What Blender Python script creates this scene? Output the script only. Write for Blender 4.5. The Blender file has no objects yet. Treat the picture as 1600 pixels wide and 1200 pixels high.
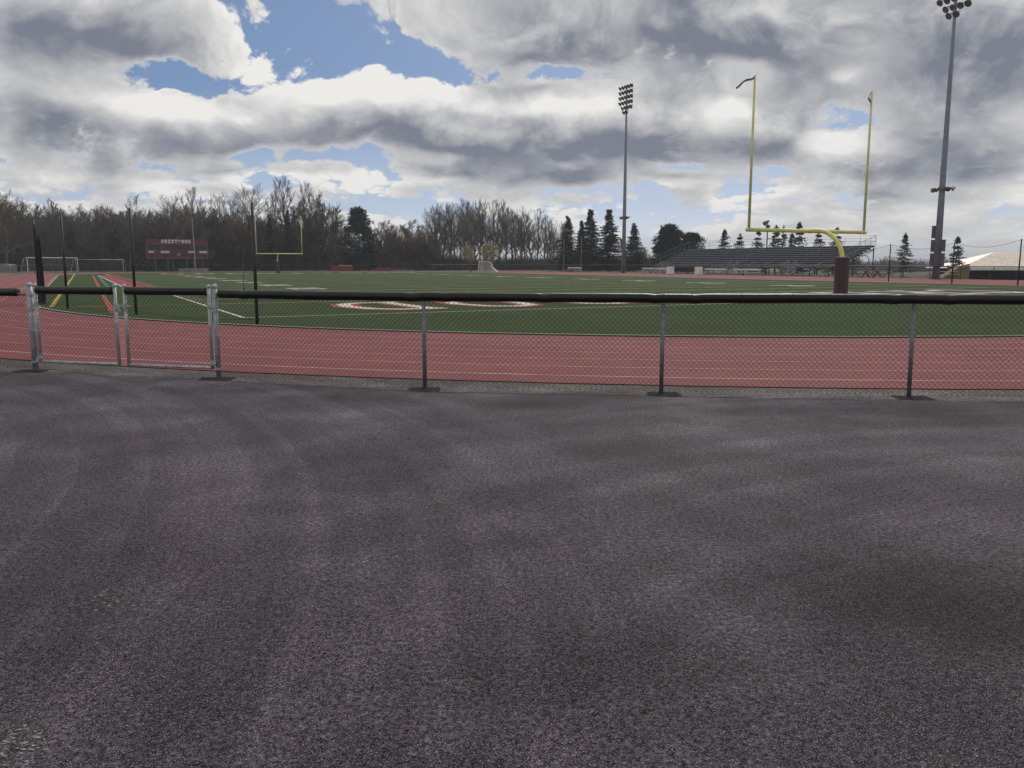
import bpy, math, random
import numpy as np
from mathutils import Vector, Matrix
sc = bpy.context.scene
col = sc.collection
R = math.radians

# ------------------------------------------------------------------ camera
F_PX, PITCH, EYE = 1306.0, R(8.26), 1.65
cam_d = bpy.data.cameras.new("camera"); cam = bpy.data.objects.new("camera", cam_d); col.objects.link(cam)
cam.location = (0, 0, EYE); cam.rotation_euler = (R(90) - PITCH, 0, 0)
cam_d.sensor_width = 36; cam_d.lens = 36 * F_PX / 1600; cam_d.clip_start = .05; cam_d.clip_end = 20000
sc.camera = cam

# ------------------------------------------------------------------ light
SUN_EL, SUN_AZ = R(44), R(16)          # in front of the camera, a little to the right
sc.view_settings.view_transform = 'Standard'; sc.view_settings.look = 'None'
sc.view_settings.exposure = 0.0; sc.view_settings.gamma = 1
sun_d = bpy.data.lights.new("sun", 'SUN'); sun = bpy.data.objects.new("sun", sun_d); col.objects.link(sun)
sun_d.energy = 1.5; sun_d.angle = R(14); sun_d.color = (1, .95, .87)
sun.rotation_euler = Vector((math.sin(SUN_AZ) * math.cos(SUN_EL), math.cos(SUN_AZ) * math.cos(SUN_EL), math.sin(SUN_EL))).to_track_quat('Z', 'Y').to_euler()
sc.cycles.use_denoising = True
sc.cycles.max_bounces = 4; sc.cycles.volume_bounces = 0; sc.cycles.transparent_max_bounces = 8


def ray(px, py):
    u, v = (px - 800) / F_PX, (600 - py) / F_PX
    c, s = math.cos(PITCH), math.sin(PITCH)
    return Vector((u, c + v * s, -s + v * c))


def azel(px, py):
    r = ray(px, py).normalized()
    return math.atan2(r.x, r.y), math.asin(r.z)


def G(px, py, z=0.0):                     # the ground point seen at a spot of the photograph
    r = ray(px, py); t = (z - EYE) / r.z
    return Vector((r.x * t, r.y * t, z))


def H(py, Y):                             # height of something seen at image row py and standing Y metres off
    r = ray(800, py); return EYE + r.z / r.y * Y


def X(px, Y, py=410):
    r = ray(px, py); return r.x / r.y * Y


# ------------------------------------------------------------------ node helpers
class NT:
    def __init__(s, nt): s.nt = nt; s.n = nt.nodes; s.l = nt.links
    def new(s, t, **k):
        n = s.n.new(t)
        for a, b in k.items(): setattr(n, a, b)
        return n
    def put(s, sock, v):
        if isinstance(v, bpy.types.NodeSocket): s.l.new(v, sock)
        elif v is not None: sock.default_value = v
    def m(s, op, a, b=None, c=None, clamp=False):
        n = s.new('ShaderNodeMath', operation=op, use_clamp=clamp)
        s.put(n.inputs[0], a); s.put(n.inputs[1], b)
        if c is not None: s.put(n.inputs[2], c)
        return n.outputs[0]
    def vm(s, op, a, b=None, c=None):
        n = s.new('ShaderNodeVectorMath', operation=op)
        s.put(n.inputs[0], a); s.put(n.inputs[1], b)
        if c is not None: s.put(n.inputs[2], c)
        return n.outputs['Value'] if op in ('DOT_PRODUCT', 'LENGTH') else n.outputs[0]
    def ramp(s, v, lo, hi, a=0.0, b=1.0, smooth=True):
        n = s.new('ShaderNodeMapRange', interpolation_type='SMOOTHSTEP' if smooth else 'LINEAR')
        s.put(n.inputs[0], v)
        for i, x in enumerate((lo, hi, a, b)): s.put(n.inputs[i + 1], x)
        return n.outputs[0]
    def mix(s, f, a, b):
        n = s.new('ShaderNodeMix', data_type='RGBA')
        s.put(n.inputs[0], f)
        s.put(n.inputs[6], a if isinstance(a, bpy.types.NodeSocket) else (*a, 1)[:4])
        s.put(n.inputs[7], b if isinstance(b, bpy.types.NodeSocket) else (*b, 1)[:4])
        return n.outputs[2]
    def noise(s, vec, scale, detail=4, rough=.5, dist=0.0, dims='3D'):
        n = s.new('ShaderNodeTexNoise', noise_dimensions=dims); s.put(n.inputs['Vector'], vec)
        n.inputs['Scale'].default_value = scale; n.inputs['Detail'].default_value = detail
        n.inputs['Roughness'].default_value = rough; n.inputs['Distortion'].default_value = dist
        return n.outputs['Fac']
    def comb(s, x, y, z=0.0):
        n = s.new('ShaderNodeCombineXYZ'); s.put(n.inputs[0], x); s.put(n.inputs[1], y); s.put(n.inputs[2], z); return n.outputs[0]
    def sep(s, v):
        n = s.new('ShaderNodeSeparateXYZ'); s.put(n.inputs[0], v); return n.outputs


# ------------------------------------------------------------------ sky: broken cloud over blue
# cloud banks: photo position of the bank, half width, half height, cover (+ cloud, - clear), and a darkness term
BANKS = [
    (190, 35, 270, 72, .42), (350, 95, 70, 34, .2), (110, 195, 190, 75, .32), (505, 55, 120, 75, -.62), (650, 104, 90, 26, -.45), (265, 126, 88, 24, -.66), (300, 165, 70, 20, -.15),
    (620, 190, 300, 66, .50), (340, 190, 90, 46, .25), (900, 210, 190, 60, .42), (690, 15, 90, 45, .28), (780, 70, 90, 34, .22), (1010, 45, 280, 66, .52), (1300, 5, 260, 50, .40), (1550, 60, 130, 75, .45), (840, 120, 85, 16, -.5), (930, 118, 40, 12, -.2),
    (1200, 85, 80, 40, .25), (1330, 115, 80, 60, .28), (1165, 112, 40, 14, -.42), (1330, 60, 26, 12, -.5), (1318, 178, 56, 24, -.52), (1215, 180, 50, 30, .34), (1010, 165, 90, 45, .3), (1120, 215, 130, 45, .3), (1430, 235, 200, 55, .4), (1530, 150, 90, 50, .35),
    (800, 296, 1100, 48, -.27), (330, 140, 70, 20, -.25),
    (590, 318, 85, 12, -.42), (440, 247, 130, 11, -.34), (660, 243, 80, 9, -.36), (1150, 292, 30, 18, -.5), (1060, 258, 40, 9, -.4), (780, 262, 40, 8, -.3), (250, 258, 60, 9, -.25), (960, 296, 80, 9, -.25), (1230, 270, 40, 9, -.3),
    (430, 268, 110, 12, .3), (570, 298, 95, 18, .36), (700, 264, 70, 12, .3), (900, 272, 120, 20, .36), (1090, 290, 45, 16, .35), (140, 280, 120, 22, .2), (60, 240, 90, 18, .2), (1300, 305, 260, 40, .25), (800, 318, 110, 16, .2), (330, 300, 90, 14, .2),
]
SKY_SEED = 52.9
DARKS = [(150, 45, 250, 60, .42), (1000, 18, 300, 66, .50), (1250, 0, 270, 48, .44), (1560, 60, 130, 75, .44), (620, 200, 290, 44, .24), (100, 210, 180, 40, .38), (900, 220, 170, 34, .16), (1080, 225, 110, 30, .25), (1440, 255, 190, 36, .30), (1215, 188, 44, 22, .28), (900, 280, 100, 12, .22), (570, 308, 90, 9, .25), (440, 272, 100, 8, .22), (700, 274, 70, 7, .22), (1300, 310, 200, 12, .22), (1420, 350, 200, 12, .15), (150, 262, 150, 9, .22), (230, 295, 150, 7, .18), (1090, 300, 50, 8, .22), (820, 330, 120, 7, .15), (1330, 270, 200, 10, .18)]


def build_sky():
    w = bpy.data.worlds.new("World"); sc.world = w; w.use_nodes = True
    try: w.cycles.sampling_method = 'MANUAL'; w.cycles.sample_map_resolution = 512
    except Exception: pass
    t = NT(w.node_tree); t.n.clear()
    def group(name, banks):
        g = bpy.data.node_groups.new(name, 'ShaderNodeTree')
        g.interface.new_socket('P', in_out='INPUT', socket_type='NodeSocketVector')
        g.interface.new_socket('D', in_out='OUTPUT', socket_type='NodeSocketFloat'); g.interface.new_socket('S', in_out='OUTPUT', socket_type='NodeSocketFloat')
        q = NT(g); gi = q.new('NodeGroupInput').outputs[0]; go = q.new('NodeGroupOutput')
        acc = None
        for (px, py, hw, hh, amp) in banks:
            a, e = azel(px, py); a1, _ = azel(px + hw, py); _, e1 = azel(px, py - hh)
            sx, sy = 1 / max(a1 - a, 1e-3), 1 / max(e1 - e, 1e-3)
            d = q.vm('MULTIPLY_ADD', gi, (sx, sy, 0), (-a * sx, -e * sy, 0))
            d2 = q.vm('DOT_PRODUCT', d, d)
            ex = q.m('POWER', .5, q.m('POWER', d2, 1.35))
            acc = q.m('MULTIPLY', ex, amp) if acc is None else q.m('MULTIPLY_ADD', ex, amp, acc)
        return g, q, gi, go, acc
    # cover of cumulus at (azimuth, elevation): banks + billows that shrink towards the horizon
    g, q, gi, go, acc = group('cloud_cover', BANKS)
    ax = q.sep(gi)
    e = q.m('ADD', q.m('MAXIMUM', ax[1], 0.0), .10)
    u = q.m('MULTIPLY', ax[0], 4.4); v = q.m('LOGARITHM', e, math.e)
    p = q.comb(u, q.m('MULTIPLY', v, 1.75), 0.0)
    p = q.vm('ADD', p, (SKY_SEED, 3.7, 0))
    n1 = q.noise(p, 1.5, 6, .5, dims='2D')
    vo = q.new('ShaderNodeTexVoronoi', voronoi_dimensions='2D', feature='SMOOTH_F1', normalize=True); q.put(vo.inputs['Vector'], p)
    vo.inputs['Scale'].default_value = 5.5; vo.inputs['Detail'].default_value = 4; vo.inputs['Roughness'].default_value = .55; vo.inputs['Lacunarity'].default_value = 2.3; vo.inputs['Smoothness'].default_value = .2
    n2 = q.m('SUBTRACT', .42, vo.outputs['Distance'])
    nn = q.m('ADD', q.m('MULTIPLY', q.m('SUBTRACT', n1, .5), 1.3), q.m('MULTIPLY', n2, 1.5))
    q.put(go.inputs[0], q.m('ADD', q.m('ADD', nn, .07), acc))
    ns = q.noise(p, 2.2, 2, .45, dims='2D')
    q.put(go.inputs[1], q.m('ADD', q.m('MULTIPLY_ADD', q.m('SUBTRACT', ns, .5), 1.5, .12), acc))
    gd, qd, gid, god, accd = group('cloud_dark', DARKS); qd.put(god.inputs[0], accd)
    tc = t.new('ShaderNodeTexCoord').outputs['Generated']; s = t.sep(tc)
    az = t.m('ARCTAN2', s[0], s[1]); el = t.m('ARCSINE', s[2])
    def warped(scale, amt, detail, seed, vec):
        wn = t.new('ShaderNodeTexNoise'); wn.inputs['Scale'].default_value = scale; wn.inputs['Detail'].default_value = detail; wn.inputs['Roughness'].default_value = .6
        x = t.sep(vec); t.put(wn.inputs['Vector'], t.comb(x[0], t.m('MULTIPLY', x[1], 1.8), seed))
        k = t.m('MULTIPLY_ADD', t.m('MAXIMUM', el, 0.0), 2.6, .25)
        sc_ = t.new('ShaderNodeVectorMath', operation='SCALE'); t.put(sc_.inputs[0], t.vm('MULTIPLY', t.vm('SUBTRACT', wn.outputs['Color'], (.5, .5, .5)), (amt, amt * .6, 0))); t.put(sc_.inputs[3], k)
        return t.vm('ADD', vec, sc_.outputs[0])
    P = warped(6, .09, 1, 1.3, t.comb(az, el)); P = warped(19, .026, 1, 9.1, P); P = warped(50, .007, 1, 5.1, P)
    def inst(grp, vec):
        n = t.new('ShaderNodeGroup'); n.node_tree = grp; t.put(n.inputs[0], vec); return n.outputs
    D, S = inst(g, P)[:2]; DK = inst(gd, P)[0]
    e0 = t.m('MAXIMUM', el, 0.0)
    def shifted(a, b): st = t.m('MULTIPLY_ADD', e0, a, b); return inst(g, t.vm('ADD', P, t.comb(t.m('MULTIPLY', st, .3), st)))
    D2, S2 = shifted(.11, .014)[:2]; D3 = shifted(.035, .0025)[0]
    edge = t.ramp(D, .08, .55, 1.0, .50)
    mask = t.ramp(D, -.04, .16)
    thick = t.ramp(t.m('MULTIPLY_ADD', S, .52, t.m('MULTIPLY', D, .48)), .0, .72)
    lum = t.m('MULTIPLY_ADD', thick, -.80, .97)
    lum = t.m('MULTIPLY_ADD', t.m('MULTIPLY', t.m('MAXIMUM', t.m('SUBTRACT', D, D2), -.20), edge), .95, lum)
    lum = t.m('MULTIPLY_ADD', t.m('MAXIMUM', t.m('SUBTRACT', S, S2), -.32), .85, lum)
    soft = t.ramp(D, .1, .6, 1.0, .40)
    lum = t.m('MULTIPLY_ADD', t.m('MULTIPLY', t.m('MAXIMUM', t.m('SUBTRACT', D, D3), -.10), soft), .7, lum)
    lum = t.m('SUBTRACT', lum, t.m('MULTIPLY', DK, t.ramp(D, .0, .5, 0.0, 1.15)))
    lum = t.m('MAXIMUM', lum, t.ramp(D, -.02, .42, .66, -.3))
    lum = t.ramp(lum, -.36, 1.08, smooth=False)
    cc = t.mix(lum, (.155, .177, .234), (.87, .855, .83))
    sky = t.new('ShaderNodeTexSky', sky_type='NISHITA'); t.put(sky.inputs[0], t.vm('NORMALIZE', t.vm('ADD', tc, (0, 0, .28)))); sky.sun_disc = False
    sky.sun_elevation = SUN_EL; sky.sun_rotation = SUN_AZ
    sky.air_density = 1.0; sky.dust_density = .3; sky.ozone_density = 2.5
    bg1 = t.new('ShaderNodeBackground'); bg1.inputs[1].default_value = .086
    bg2 = t.new('ShaderNodeBackground'); bg2.inputs[1].default_value = 1.0
    t.put(bg1.inputs[0], t.mix(t.ramp(el, .0, .20, .62, 0.0), sky.outputs[0], (8.6, 9.3, 10.2)))
    low = t.ramp(el, .0, .075, 1.0, 0.0)
    cc = t.mix(t.m('MULTIPLY', low, .34), cc, (.60, .60, .61))
    t.put(bg2.inputs[0], cc)
    ms = t.new('ShaderNodeMixShader')
    mask = t.m('MAXIMUM', mask, t.m('MULTIPLY', low, .75))
    t.put(ms.inputs[0], mask); t.l.new(bg1.outputs[0], ms.inputs[1]); t.l.new(bg2.outputs[0], ms.inputs[2])
    out = t.new('ShaderNodeOutputWorld'); t.l.new(ms.outputs[0], out.inputs[0])


build_sky()


# ------------------------------------------------------------------ materials
def mat(name, c, rough=.8, var=.15, scale=8.0, metal=0.0, bump=0.0, bscale=60.0, spec=.5, c2=None, object_space=True):
    m = bpy.data.materials.new(name); m.use_nodes = True; t = NT(m.node_tree)
    b = t.n['Principled BSDF']; b.inputs['Roughness'].default_value = rough; b.inputs['Metallic'].default_value = metal
    b.inputs['Specular IOR Level'].default_value = spec
    co = t.new('ShaderNodeTexCoord').outputs['Object']
    n = t.noise(co, scale, 5, .6)
    lo = tuple(x * (1 - var) for x in c); hi = c2 or tuple(min(1, x * (1 + var)) for x in c)
    t.put(b.inputs['Base Color'], t.mix(t.ramp(n, .3, .7), lo, hi))
    if bump:
        bn = t.new('ShaderNodeBump'); bn.inputs['Strength'].default_value = bump; bn.inputs['Distance'].default_value = .01
        t.put(bn.inputs['Height'], t.noise(co, bscale, 4, .6)); t.put(b.inputs['Normal'], bn.outputs[0])
    return m


def asphalt_mat(name, base, stone=.010, dark=1.0, warm=0.0):
    m = bpy.data.materials.new(name); m.use_nodes = True; t = NT(m.node_tree)
    b = t.n['Principled BSDF']
    co = t.new('ShaderNodeTexCoord').outputs['Object']
    jn = t.new('ShaderNodeTexNoise'); jn.inputs['Scale'].default_value = 1.1 / stone; jn.inputs['Detail'].default_value = 3; t.put(jn.inputs['Vector'], co)
    cw = t.vm('ADD', co, t.vm('MULTIPLY', t.vm('SUBTRACT', jn.outputs['Color'], (.5, .5, .5)), (stone * 1.5, stone * 1.5, stone)))
    def voro(sc_, feat, rnd=1.0):
        n = t.new('ShaderNodeTexVoronoi', feature=feat); t.put(n.inputs['Vector'], cw); n.inputs['Scale'].default_value = sc_
        n.inputs['Randomness'].default_value = rnd; return n
    v1 = voro(1 / stone, 'F1'); e1 = voro(1 / stone, 'DISTANCE_TO_EDGE')
    v2 = voro(.55 / stone, 'F1')
    stone_v = t.sep(v1.outputs['Color'])[0]; stone_w = t.sep(v2.outputs['Color'])[1]
    # tar in the gaps shows where the top film has worn away
    wear = t.noise(co, .55, 5, .6, .4)
    wear2 = t.noise(t.vm('MULTIPLY', co, (1, .45, 1)), 1.6, 5, .65, .3)
    fine = t.noise(co, 36, 5, .7)
    blot = t.noise(co, .8, 4, .55, .3)
    pit = t.m('MULTIPLY', t.ramp(e1.outputs['Distance'], .05, .26, 1, 0), t.ramp(t.m('ADD', t.m('MULTIPLY', fine, .8), t.m('MULTIPLY', blot, .30)), .38, .60))
    # wheel sweeps: long curved light and dark bands turning out of the lot
    s = t.sep(co)
    def sweep(cx, cy, k, lo, hi, seed):
        dx = t.m('SUBTRACT', s[0], cx); dy = t.m('SUBTRACT', s[1], cy)
        r = t.m('SQRT', t.m('ADD', t.m('MULTIPLY', dx, dx), t.m('MULTIPLY', dy, dy)))
        n = t.noise(t.comb(t.m('MULTIPLY', r, k), t.m('MULTIPLY', t.m('ARCTAN2', dy, dx), .55), seed), 1.0, 5, .58)
        return t.ramp(n, lo, hi)
    s1 = sweep(-14, 2.0, 2.6, .44, .62, 1.0); s2 = sweep(6.0, -1.0, 2.0, .40, .64, 4.0)
    right = t.ramp(s[0], -2.5, 2.5)
    sw = t.m('ADD', t.m('MULTIPLY', s1, t.m('SUBTRACT', 1.0, right)), t.m('MULTIPLY', s2, right))
    val = t.m('MULTIPLY_ADD', t.m('SUBTRACT', stone_v, .5), 1.0, 1.02)
    val = t.m('MULTIPLY_ADD', t.m('SUBTRACT', stone_w, .5), .45, val)
    val = t.m('MULTIPLY_ADD', t.m('SUBTRACT', fine, .5), 1.4, val)
    val = t.m('MULTIPLY', val, t.ramp(wear, .3, .72, .88, 1.08))
    dk = t.noise(co, .42, 4, .6, .5); val = t.m('MULTIPLY', val, t.ramp(dk, .36, .60, .80, 1.04))
    grit = t.noise(co, 95, 2, .6); val = t.m('MULTIPLY_ADD', t.m('SUBTRACT', grit, .5), .55, val)
    mid = t.noise(co, 13, 4, .65); val = t.m('MULTIPLY_ADD', t.m('SUBTRACT', mid, .5), .5, val)
    val = t.m('MULTIPLY', val, t.ramp(wear2, .3, .7, .93, 1.06))
    val = t.m('MULTIPLY', val, t.m('MULTIPLY_ADD', sw, .40, .79))
    val = t.m('MULTIPLY', val, t.m('MULTIPLY_ADD', pit, -.88 * dark, 1.0))
    # tar worn bare where cars turn: two dark patches with ragged outlines
    for cx, cy, rx, ry, dpt in ((2.55, 3.9, 1.25, .95, .5), (.25, 3.15, .7, .45, .38), (-1.1, 6.6, 1.0, 1.1, .22), (.6, 7.2, 1.6, .7, .2), (4.2, 8.6, 2.2, .5, .25)):
        d = t.vm('MULTIPLY', t.vm('SUBTRACT', co, (cx, cy, 0)), (1 / rx, 1 / ry, 0)); dl = t.m('ADD', t.vm('LENGTH', d), t.m('MULTIPLY', t.m('SUBTRACT', t.noise(co, 1.5, 6, .7), .5), 2.0))
        val = t.m('MULTIPLY', val, t.ramp(dl, .25, 1.35, 1 - dpt, 1.0))
    # a few pale scraped specks
    sp = t.noise(co, 3.2, 6, .75); val = t.m('ADD', val, t.m('MULTIPLY', t.ramp(sp, .735, .80), .8))
    tint = t.mix(t.ramp(wear2, .35, .7), (1.0, .93, 1.0), (1.0, .95, .96))
    c = t.vm('MULTIPLY', tint, tuple(base))
    sc_ = t.new('ShaderNodeVectorMath', operation='SCALE'); t.put(sc_.inputs[0], c); t.put(sc_.inputs[3], t.m('MAXIMUM', val, .09))
    t.put(b.inputs['Base Color'], sc_.outputs[0])
    t.put(b.inputs['Roughness'], t.ramp(wear, .3, .7, .55, .7)); t.put(b.inputs['Specular IOR Level'], t.m('MULTIPLY_ADD', pit, -.36, .38))
    bn = t.new('ShaderNodeBump'); bn.inputs['Strength'].default_value = .7; bn.inputs['Distance'].default_value = .008
    hgt = t.m('MULTIPLY_ADD', pit, -1.0, t.m('MULTIPLY_ADD', v1.outputs['Distance'], -.5, t.m('MULTIPLY', fine, .6)))
    t.put(bn.inputs['Height'], hgt); t.put(b.inputs['Normal'], bn.outputs[0])
    return m


def turf_mat():
    m = bpy.data.materials.new('turf'); m.use_nodes = True; t = NT(m.node_tree); b = t.n['Principled BSDF']
    co = t.new('ShaderNodeTexCoord').outputs['Object']
    n1 = t.noise(co, .22, 5, .6); n2 = t.noise(co, 9, 6, .7); n3 = t.noise(co, 60, 3, .7)
    c = t.mix(t.ramp(n1, .3, .7), (.030, .055, .014), (.042, .067, .019))
    val = t.m('MULTIPLY', t.ramp(n2, .25, .75, .72, 1.3), t.ramp(n3, .25, .75, .7, 1.35))
    sc_ = t.new('ShaderNodeVectorMath', operation='SCALE'); t.put(sc_.inputs[0], c); t.put(sc_.inputs[3], val)
    t.put(b.inputs['Base Color'], sc_.outputs[0]); b.inputs['Roughness'].default_value = .9; b.inputs['Specular IOR Level'].default_value = .10
    bn = t.new('ShaderNodeBump'); bn.inputs['Strength'].default_value = .9; bn.inputs['Distance'].default_value = .02
    t.put(bn.inputs['Height'], t.m('ADD', n3, n2)); t.put(b.inputs['Normal'], bn.outputs[0])
    return m


def track_mat():
    m = bpy.data.materials.new('track_rubber'); m.use_nodes = True; t = NT(m.node_tree); b = t.n['Principled BSDF']
    co = t.new('ShaderNodeTexCoord').outputs['Object']
    n1 = t.noise(co, .35, 6, .62); n2 = t.noise(co, 3.5, 6, .7); n3 = t.noise(co, 110, 3, .7)
    c = t.mix(t.ramp(n1, .3, .7), (.186, .043, .046), (.230, .061, .064))
    val = t.m('MULTIPLY', t.ramp(n2, .25, .75, .84, 1.14), t.ramp(n3, .25, .75, .7, 1.3))
    sc_ = t.new('ShaderNodeVectorMath', operation='SCALE'); t.put(sc_.inputs[0], c); t.put(sc_.inputs[3], val)
    t.put(b.inputs['Base Color'], sc_.outputs[0]); b.inputs['Roughness'].default_value = .8; b.inputs['Specular IOR Level'].default_value = .22
    bn = t.new('ShaderNodeBump'); bn.inputs['Strength'].default_value = .5; bn.inputs['Distance'].default_value = .004
    t.put(bn.inputs['Height'], n3); t.put(b.inputs['Normal'], bn.outputs[0])
    return m


M = {
    'asphalt': asphalt_mat('asphalt', (.160, .139, .163), .0085),
    'strip': asphalt_mat('old_pavement', (.165, .140, .128), .022),
    'patch': mat('black_patch', (.024, .022, .023), .95, .4, 20, bump=.6, bscale=60, spec=.15),
    'turf': turf_mat(), 'track': track_mat(),
    'earth': mat('earth', (.10, .085, .06), .95, .3, .15, c2=(.085, .10, .05)),
    'white_paint': mat('white_paint', (.52, .50, .47), .75, .3, 3),
    'lane_paint': mat('lane_paint', (.36, .22, .21), .8, .3, 2),
    'turf_white': mat('turf_white', (.56, .55, .50), .9, .25, 6),
    'turf_faint': mat('turf_faint', (.40, .41, .28), .9, .25, 2),
    'turf_yellow': mat('turf_yellow', (.36, .25, .035), .9, .2, 6),
    'turf_red': mat('turf_red', (.30, .035, .025), .9, .2, 6),
    'turf_maroon': mat('turf_maroon', (.22, .018, .028), .9, .2, 6),
    'turf_teal': mat('turf_teal', (.03, .10, .11), .9, .2, 6),
    'curb': mat('curb', (.30, .29, .27), .9, .2, 5),
    'galv': mat('galvanised', (.30, .31, .33), .5, .3, 14, metal=.35, bump=.1, bscale=90),
    'galv_bright': mat('galvanised_bright', (.38, .39, .40), .45, .25, 14, metal=.35),
    'galv_dark': mat('galvanised_weathered', (.17, .175, .19), .55, .25, 14, metal=.5, bump=.1, bscale=90),
    'wire': mat('fence_wire', (.035, .034, .036), .6, .2, 20, spec=.3),
    'pad': mat('black_tube', (.007, .007, .008), .36, .3, 12, spec=.35),
    'black': mat('black_coat', (.012, .012, .014), .5, .2, 8),
    'net': mat('black_net', (.014, .014, .016), .8, .2, 8),
    'yellow': mat('goal_yellow', (.64, .60, .19), .42, .12, 3),
    'yellow_pale': mat('goal_yellow_pale', (.64, .61, .26), .42, .12, 3),
    'maroon_pad': mat('maroon_pad', (.055, .020, .030), .6, .25, 5, bump=.2, bscale=14),
    'pad_top': mat('pad_top', (.34, .31, .31), .6, .2, 5),
    'ribbon': mat('ribbon', (.10, .10, .11), .8, .2, 5),
    'pole': mat('pole_steel', (.17, .20, .245), .55, .15, 3, metal=.1),
    'lamp_shell': mat('lamp_shell', (.38, .39, .41), .3, .2, 5, metal=.7),
    'lamp_face': mat('lamp_face', (.08, .085, .095), .15, .2, 5, spec=.7),
    'box_dark': mat('cabinet_dark', (.055, .06, .07), .5, .2, 4),
    'scoreboard': mat('scoreboard_maroon', (.095, .017, .034), .5, .2, 2),
    'panel': mat('score_panel', (.010, .010, .014), .3, .3, 3),
    'white': mat('white_gloss', (.70, .70, .69), .45, .1, 2),
    'off_white': mat('white_worn', (.50, .50, .50), .6, .2, 3),
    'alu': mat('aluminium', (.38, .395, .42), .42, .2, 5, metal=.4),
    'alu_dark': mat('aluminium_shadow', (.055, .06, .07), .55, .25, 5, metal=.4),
    'steel_dark': mat('steel_dark', (.07, .07, .075), .6, .2, 5, metal=.3),
    'roof': mat('roof_metal', (.80, .69, .60), .4, .12, 1.5, metal=.2),
    'wall_dark': mat('wall_dark', (.035, .034, .035), .8, .2, 2),
    'tan': mat('tan_tarp', (.20, .14, .065), .8, .25, 3),
    'wood': mat('wood', (.17, .12, .07), .8, .3, 6),
    'red_cover': mat('red_cover', (.20, .03, .035), .6, .25, 2),
    'grey_cover': mat('grey_cover', (.16, .17, .19), .7, .2, 2),
    'bark': mat('bark', (.105, .090, .080), .9, .3, 3, bump=.4, bscale=20),
    'twig': mat('twig', (.115, .094, .080), .9, .3, .8),
    'twig_red': mat('twig_budding', (.165, .098, .078), .9, .3, .8),
    'twig_tan': mat('twig_tan', (.16, .130, .092), .9, .3, .8),
    'needle': mat('needles', (.022, .036, .024), .8, .45, 1.4, c2=(.040, .060, .034)),
    'needle_dark': mat('needles_dark', (.014, .027, .021), .8, .45, 1.4, c2=(.026, .044, .030)),
    'blossom': mat('new_leaf', (.36, .35, .16), .8, .3, 1.5, c2=(.50, .48, .26)),
    'brush': mat('brush', (.062, .055, .048), .95, .35, .5),
    'hill': mat('hill_forest', (.040, .044, .036), .95, .3, .01),
    'net_white': mat('white_net', (.55, .55, .52), .8, .2, 5),
}


# ------------------------------------------------------------------ mesh helpers
class MB:
    def __init__(s): s.v = []; s.f = []; s.sm = False
    def add(s, vs, fs):
        o = len(s.v); s.v += [tuple(p) for p in vs]; s.f += [tuple(i + o for i in f) for f in fs]; return s
    def box(s, c, size, ax=None):           # ax: three axis vectors
        ax = ax or (Vector((1, 0, 0)), Vector((0, 1, 0)), Vector((0, 0, 1))); c = Vector(c)
        vs = [c + ax[0] * (i * size[0] / 2) + ax[1] * (j * size[1] / 2) + ax[2] * (k * size[2] / 2) for i in (-1, 1) for j in (-1, 1) for k in (-1, 1)]
        return s.add(vs, [(0, 1, 3, 2), (4, 6, 7, 5), (0, 4, 5, 1), (2, 3, 7, 6), (0, 2, 6, 4), (1, 5, 7, 3)])
    def tube(s, pts, r, n=8, cap=True):
        pts = [Vector(p) for p in pts]; rs = r if isinstance(r, (list, tuple)) else [r] * len(pts)
        t0 = (pts[1] - pts[0]).normalized(); up = Vector((0, 0, 1)) if abs(t0.z) < .9 else Vector((1, 0, 0))
        u = t0.cross(up).normalized(); vs = []; fs = []
        for i, p in enumerate(pts):
            t = (pts[min(i + 1, len(pts) - 1)] - pts[max(i - 1, 0)]).normalized()
            u = (u - t * u.dot(t)).normalized(); w = t.cross(u)
            for k in range(n):
                a = 2 * math.pi * k / n; vs.append(p + (u * math.cos(a) + w * math.sin(a)) * rs[i])
        for i in range(len(pts) - 1):
            for k in range(n):
                fs.append((i * n + k, i * n + (k + 1) % n, (i + 1) * n + (k + 1) % n, (i + 1) * n + k))
        if cap: fs += [tuple(range(n))[::-1], tuple(range((len(pts) - 1) * n, len(pts) * n))]
        return s.add(vs, fs)
    def sphere(s, c, r, n=10, m=6, sq=(1, 1, 1)):
        c = Vector(c); vs = []; fs = []
        for i in range(m + 1):
            th = math.pi * i / m
            for k in range(n):
                a = 2 * math.pi * k / n
                vs.append(c + Vector((math.sin(th) * math.cos(a) * sq[0], math.sin(th) * math.sin(a) * sq[1], math.cos(th) * sq[2])) * r)
        for i in range(m):
            for k in range(n): fs.append((i * n + k, (i + 1) * n + k, (i + 1) * n + (k + 1) % n, i * n + (k + 1) % n))
        return s.add(vs, fs)
    def poly(s, pts): return s.add(pts, [tuple(range(len(pts)))])
    def build(s, name, m, parent=None, smooth=False, loc=None):
        me = bpy.data.meshes.new(name); me.from_pydata(s.v, [], s.f); me.materials.append(m)
        if smooth: me.polygons.foreach_set('use_smooth', [True] * len(me.polygons))
        me.update(); o = bpy.data.objects.new(name, me); col.objects.link(o)
        if parent: o.parent = parent
        if loc: o.location = loc
        return o


def np_mesh(name, v, f, m, parent=None):
    me = bpy.data.meshes.new(name); nv, (nf, k) = len(v), f.shape
    me.vertices.add(nv); me.vertices.foreach_set('co', np.asarray(v, dtype=np.float32).ravel())
    me.loops.add(nf * k); me.loops.foreach_set('vertex_index', np.asarray(f, dtype=np.int32).ravel())
    me.polygons.add(nf); me.polygons.foreach_set('loop_start', np.arange(nf, dtype=np.int32) * k)
    me.update(calc_edges=True); me.materials.append(m)
    o = bpy.data.objects.new(name, me); col.objects.link(o)
    if parent: o.parent = parent
    return o


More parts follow.
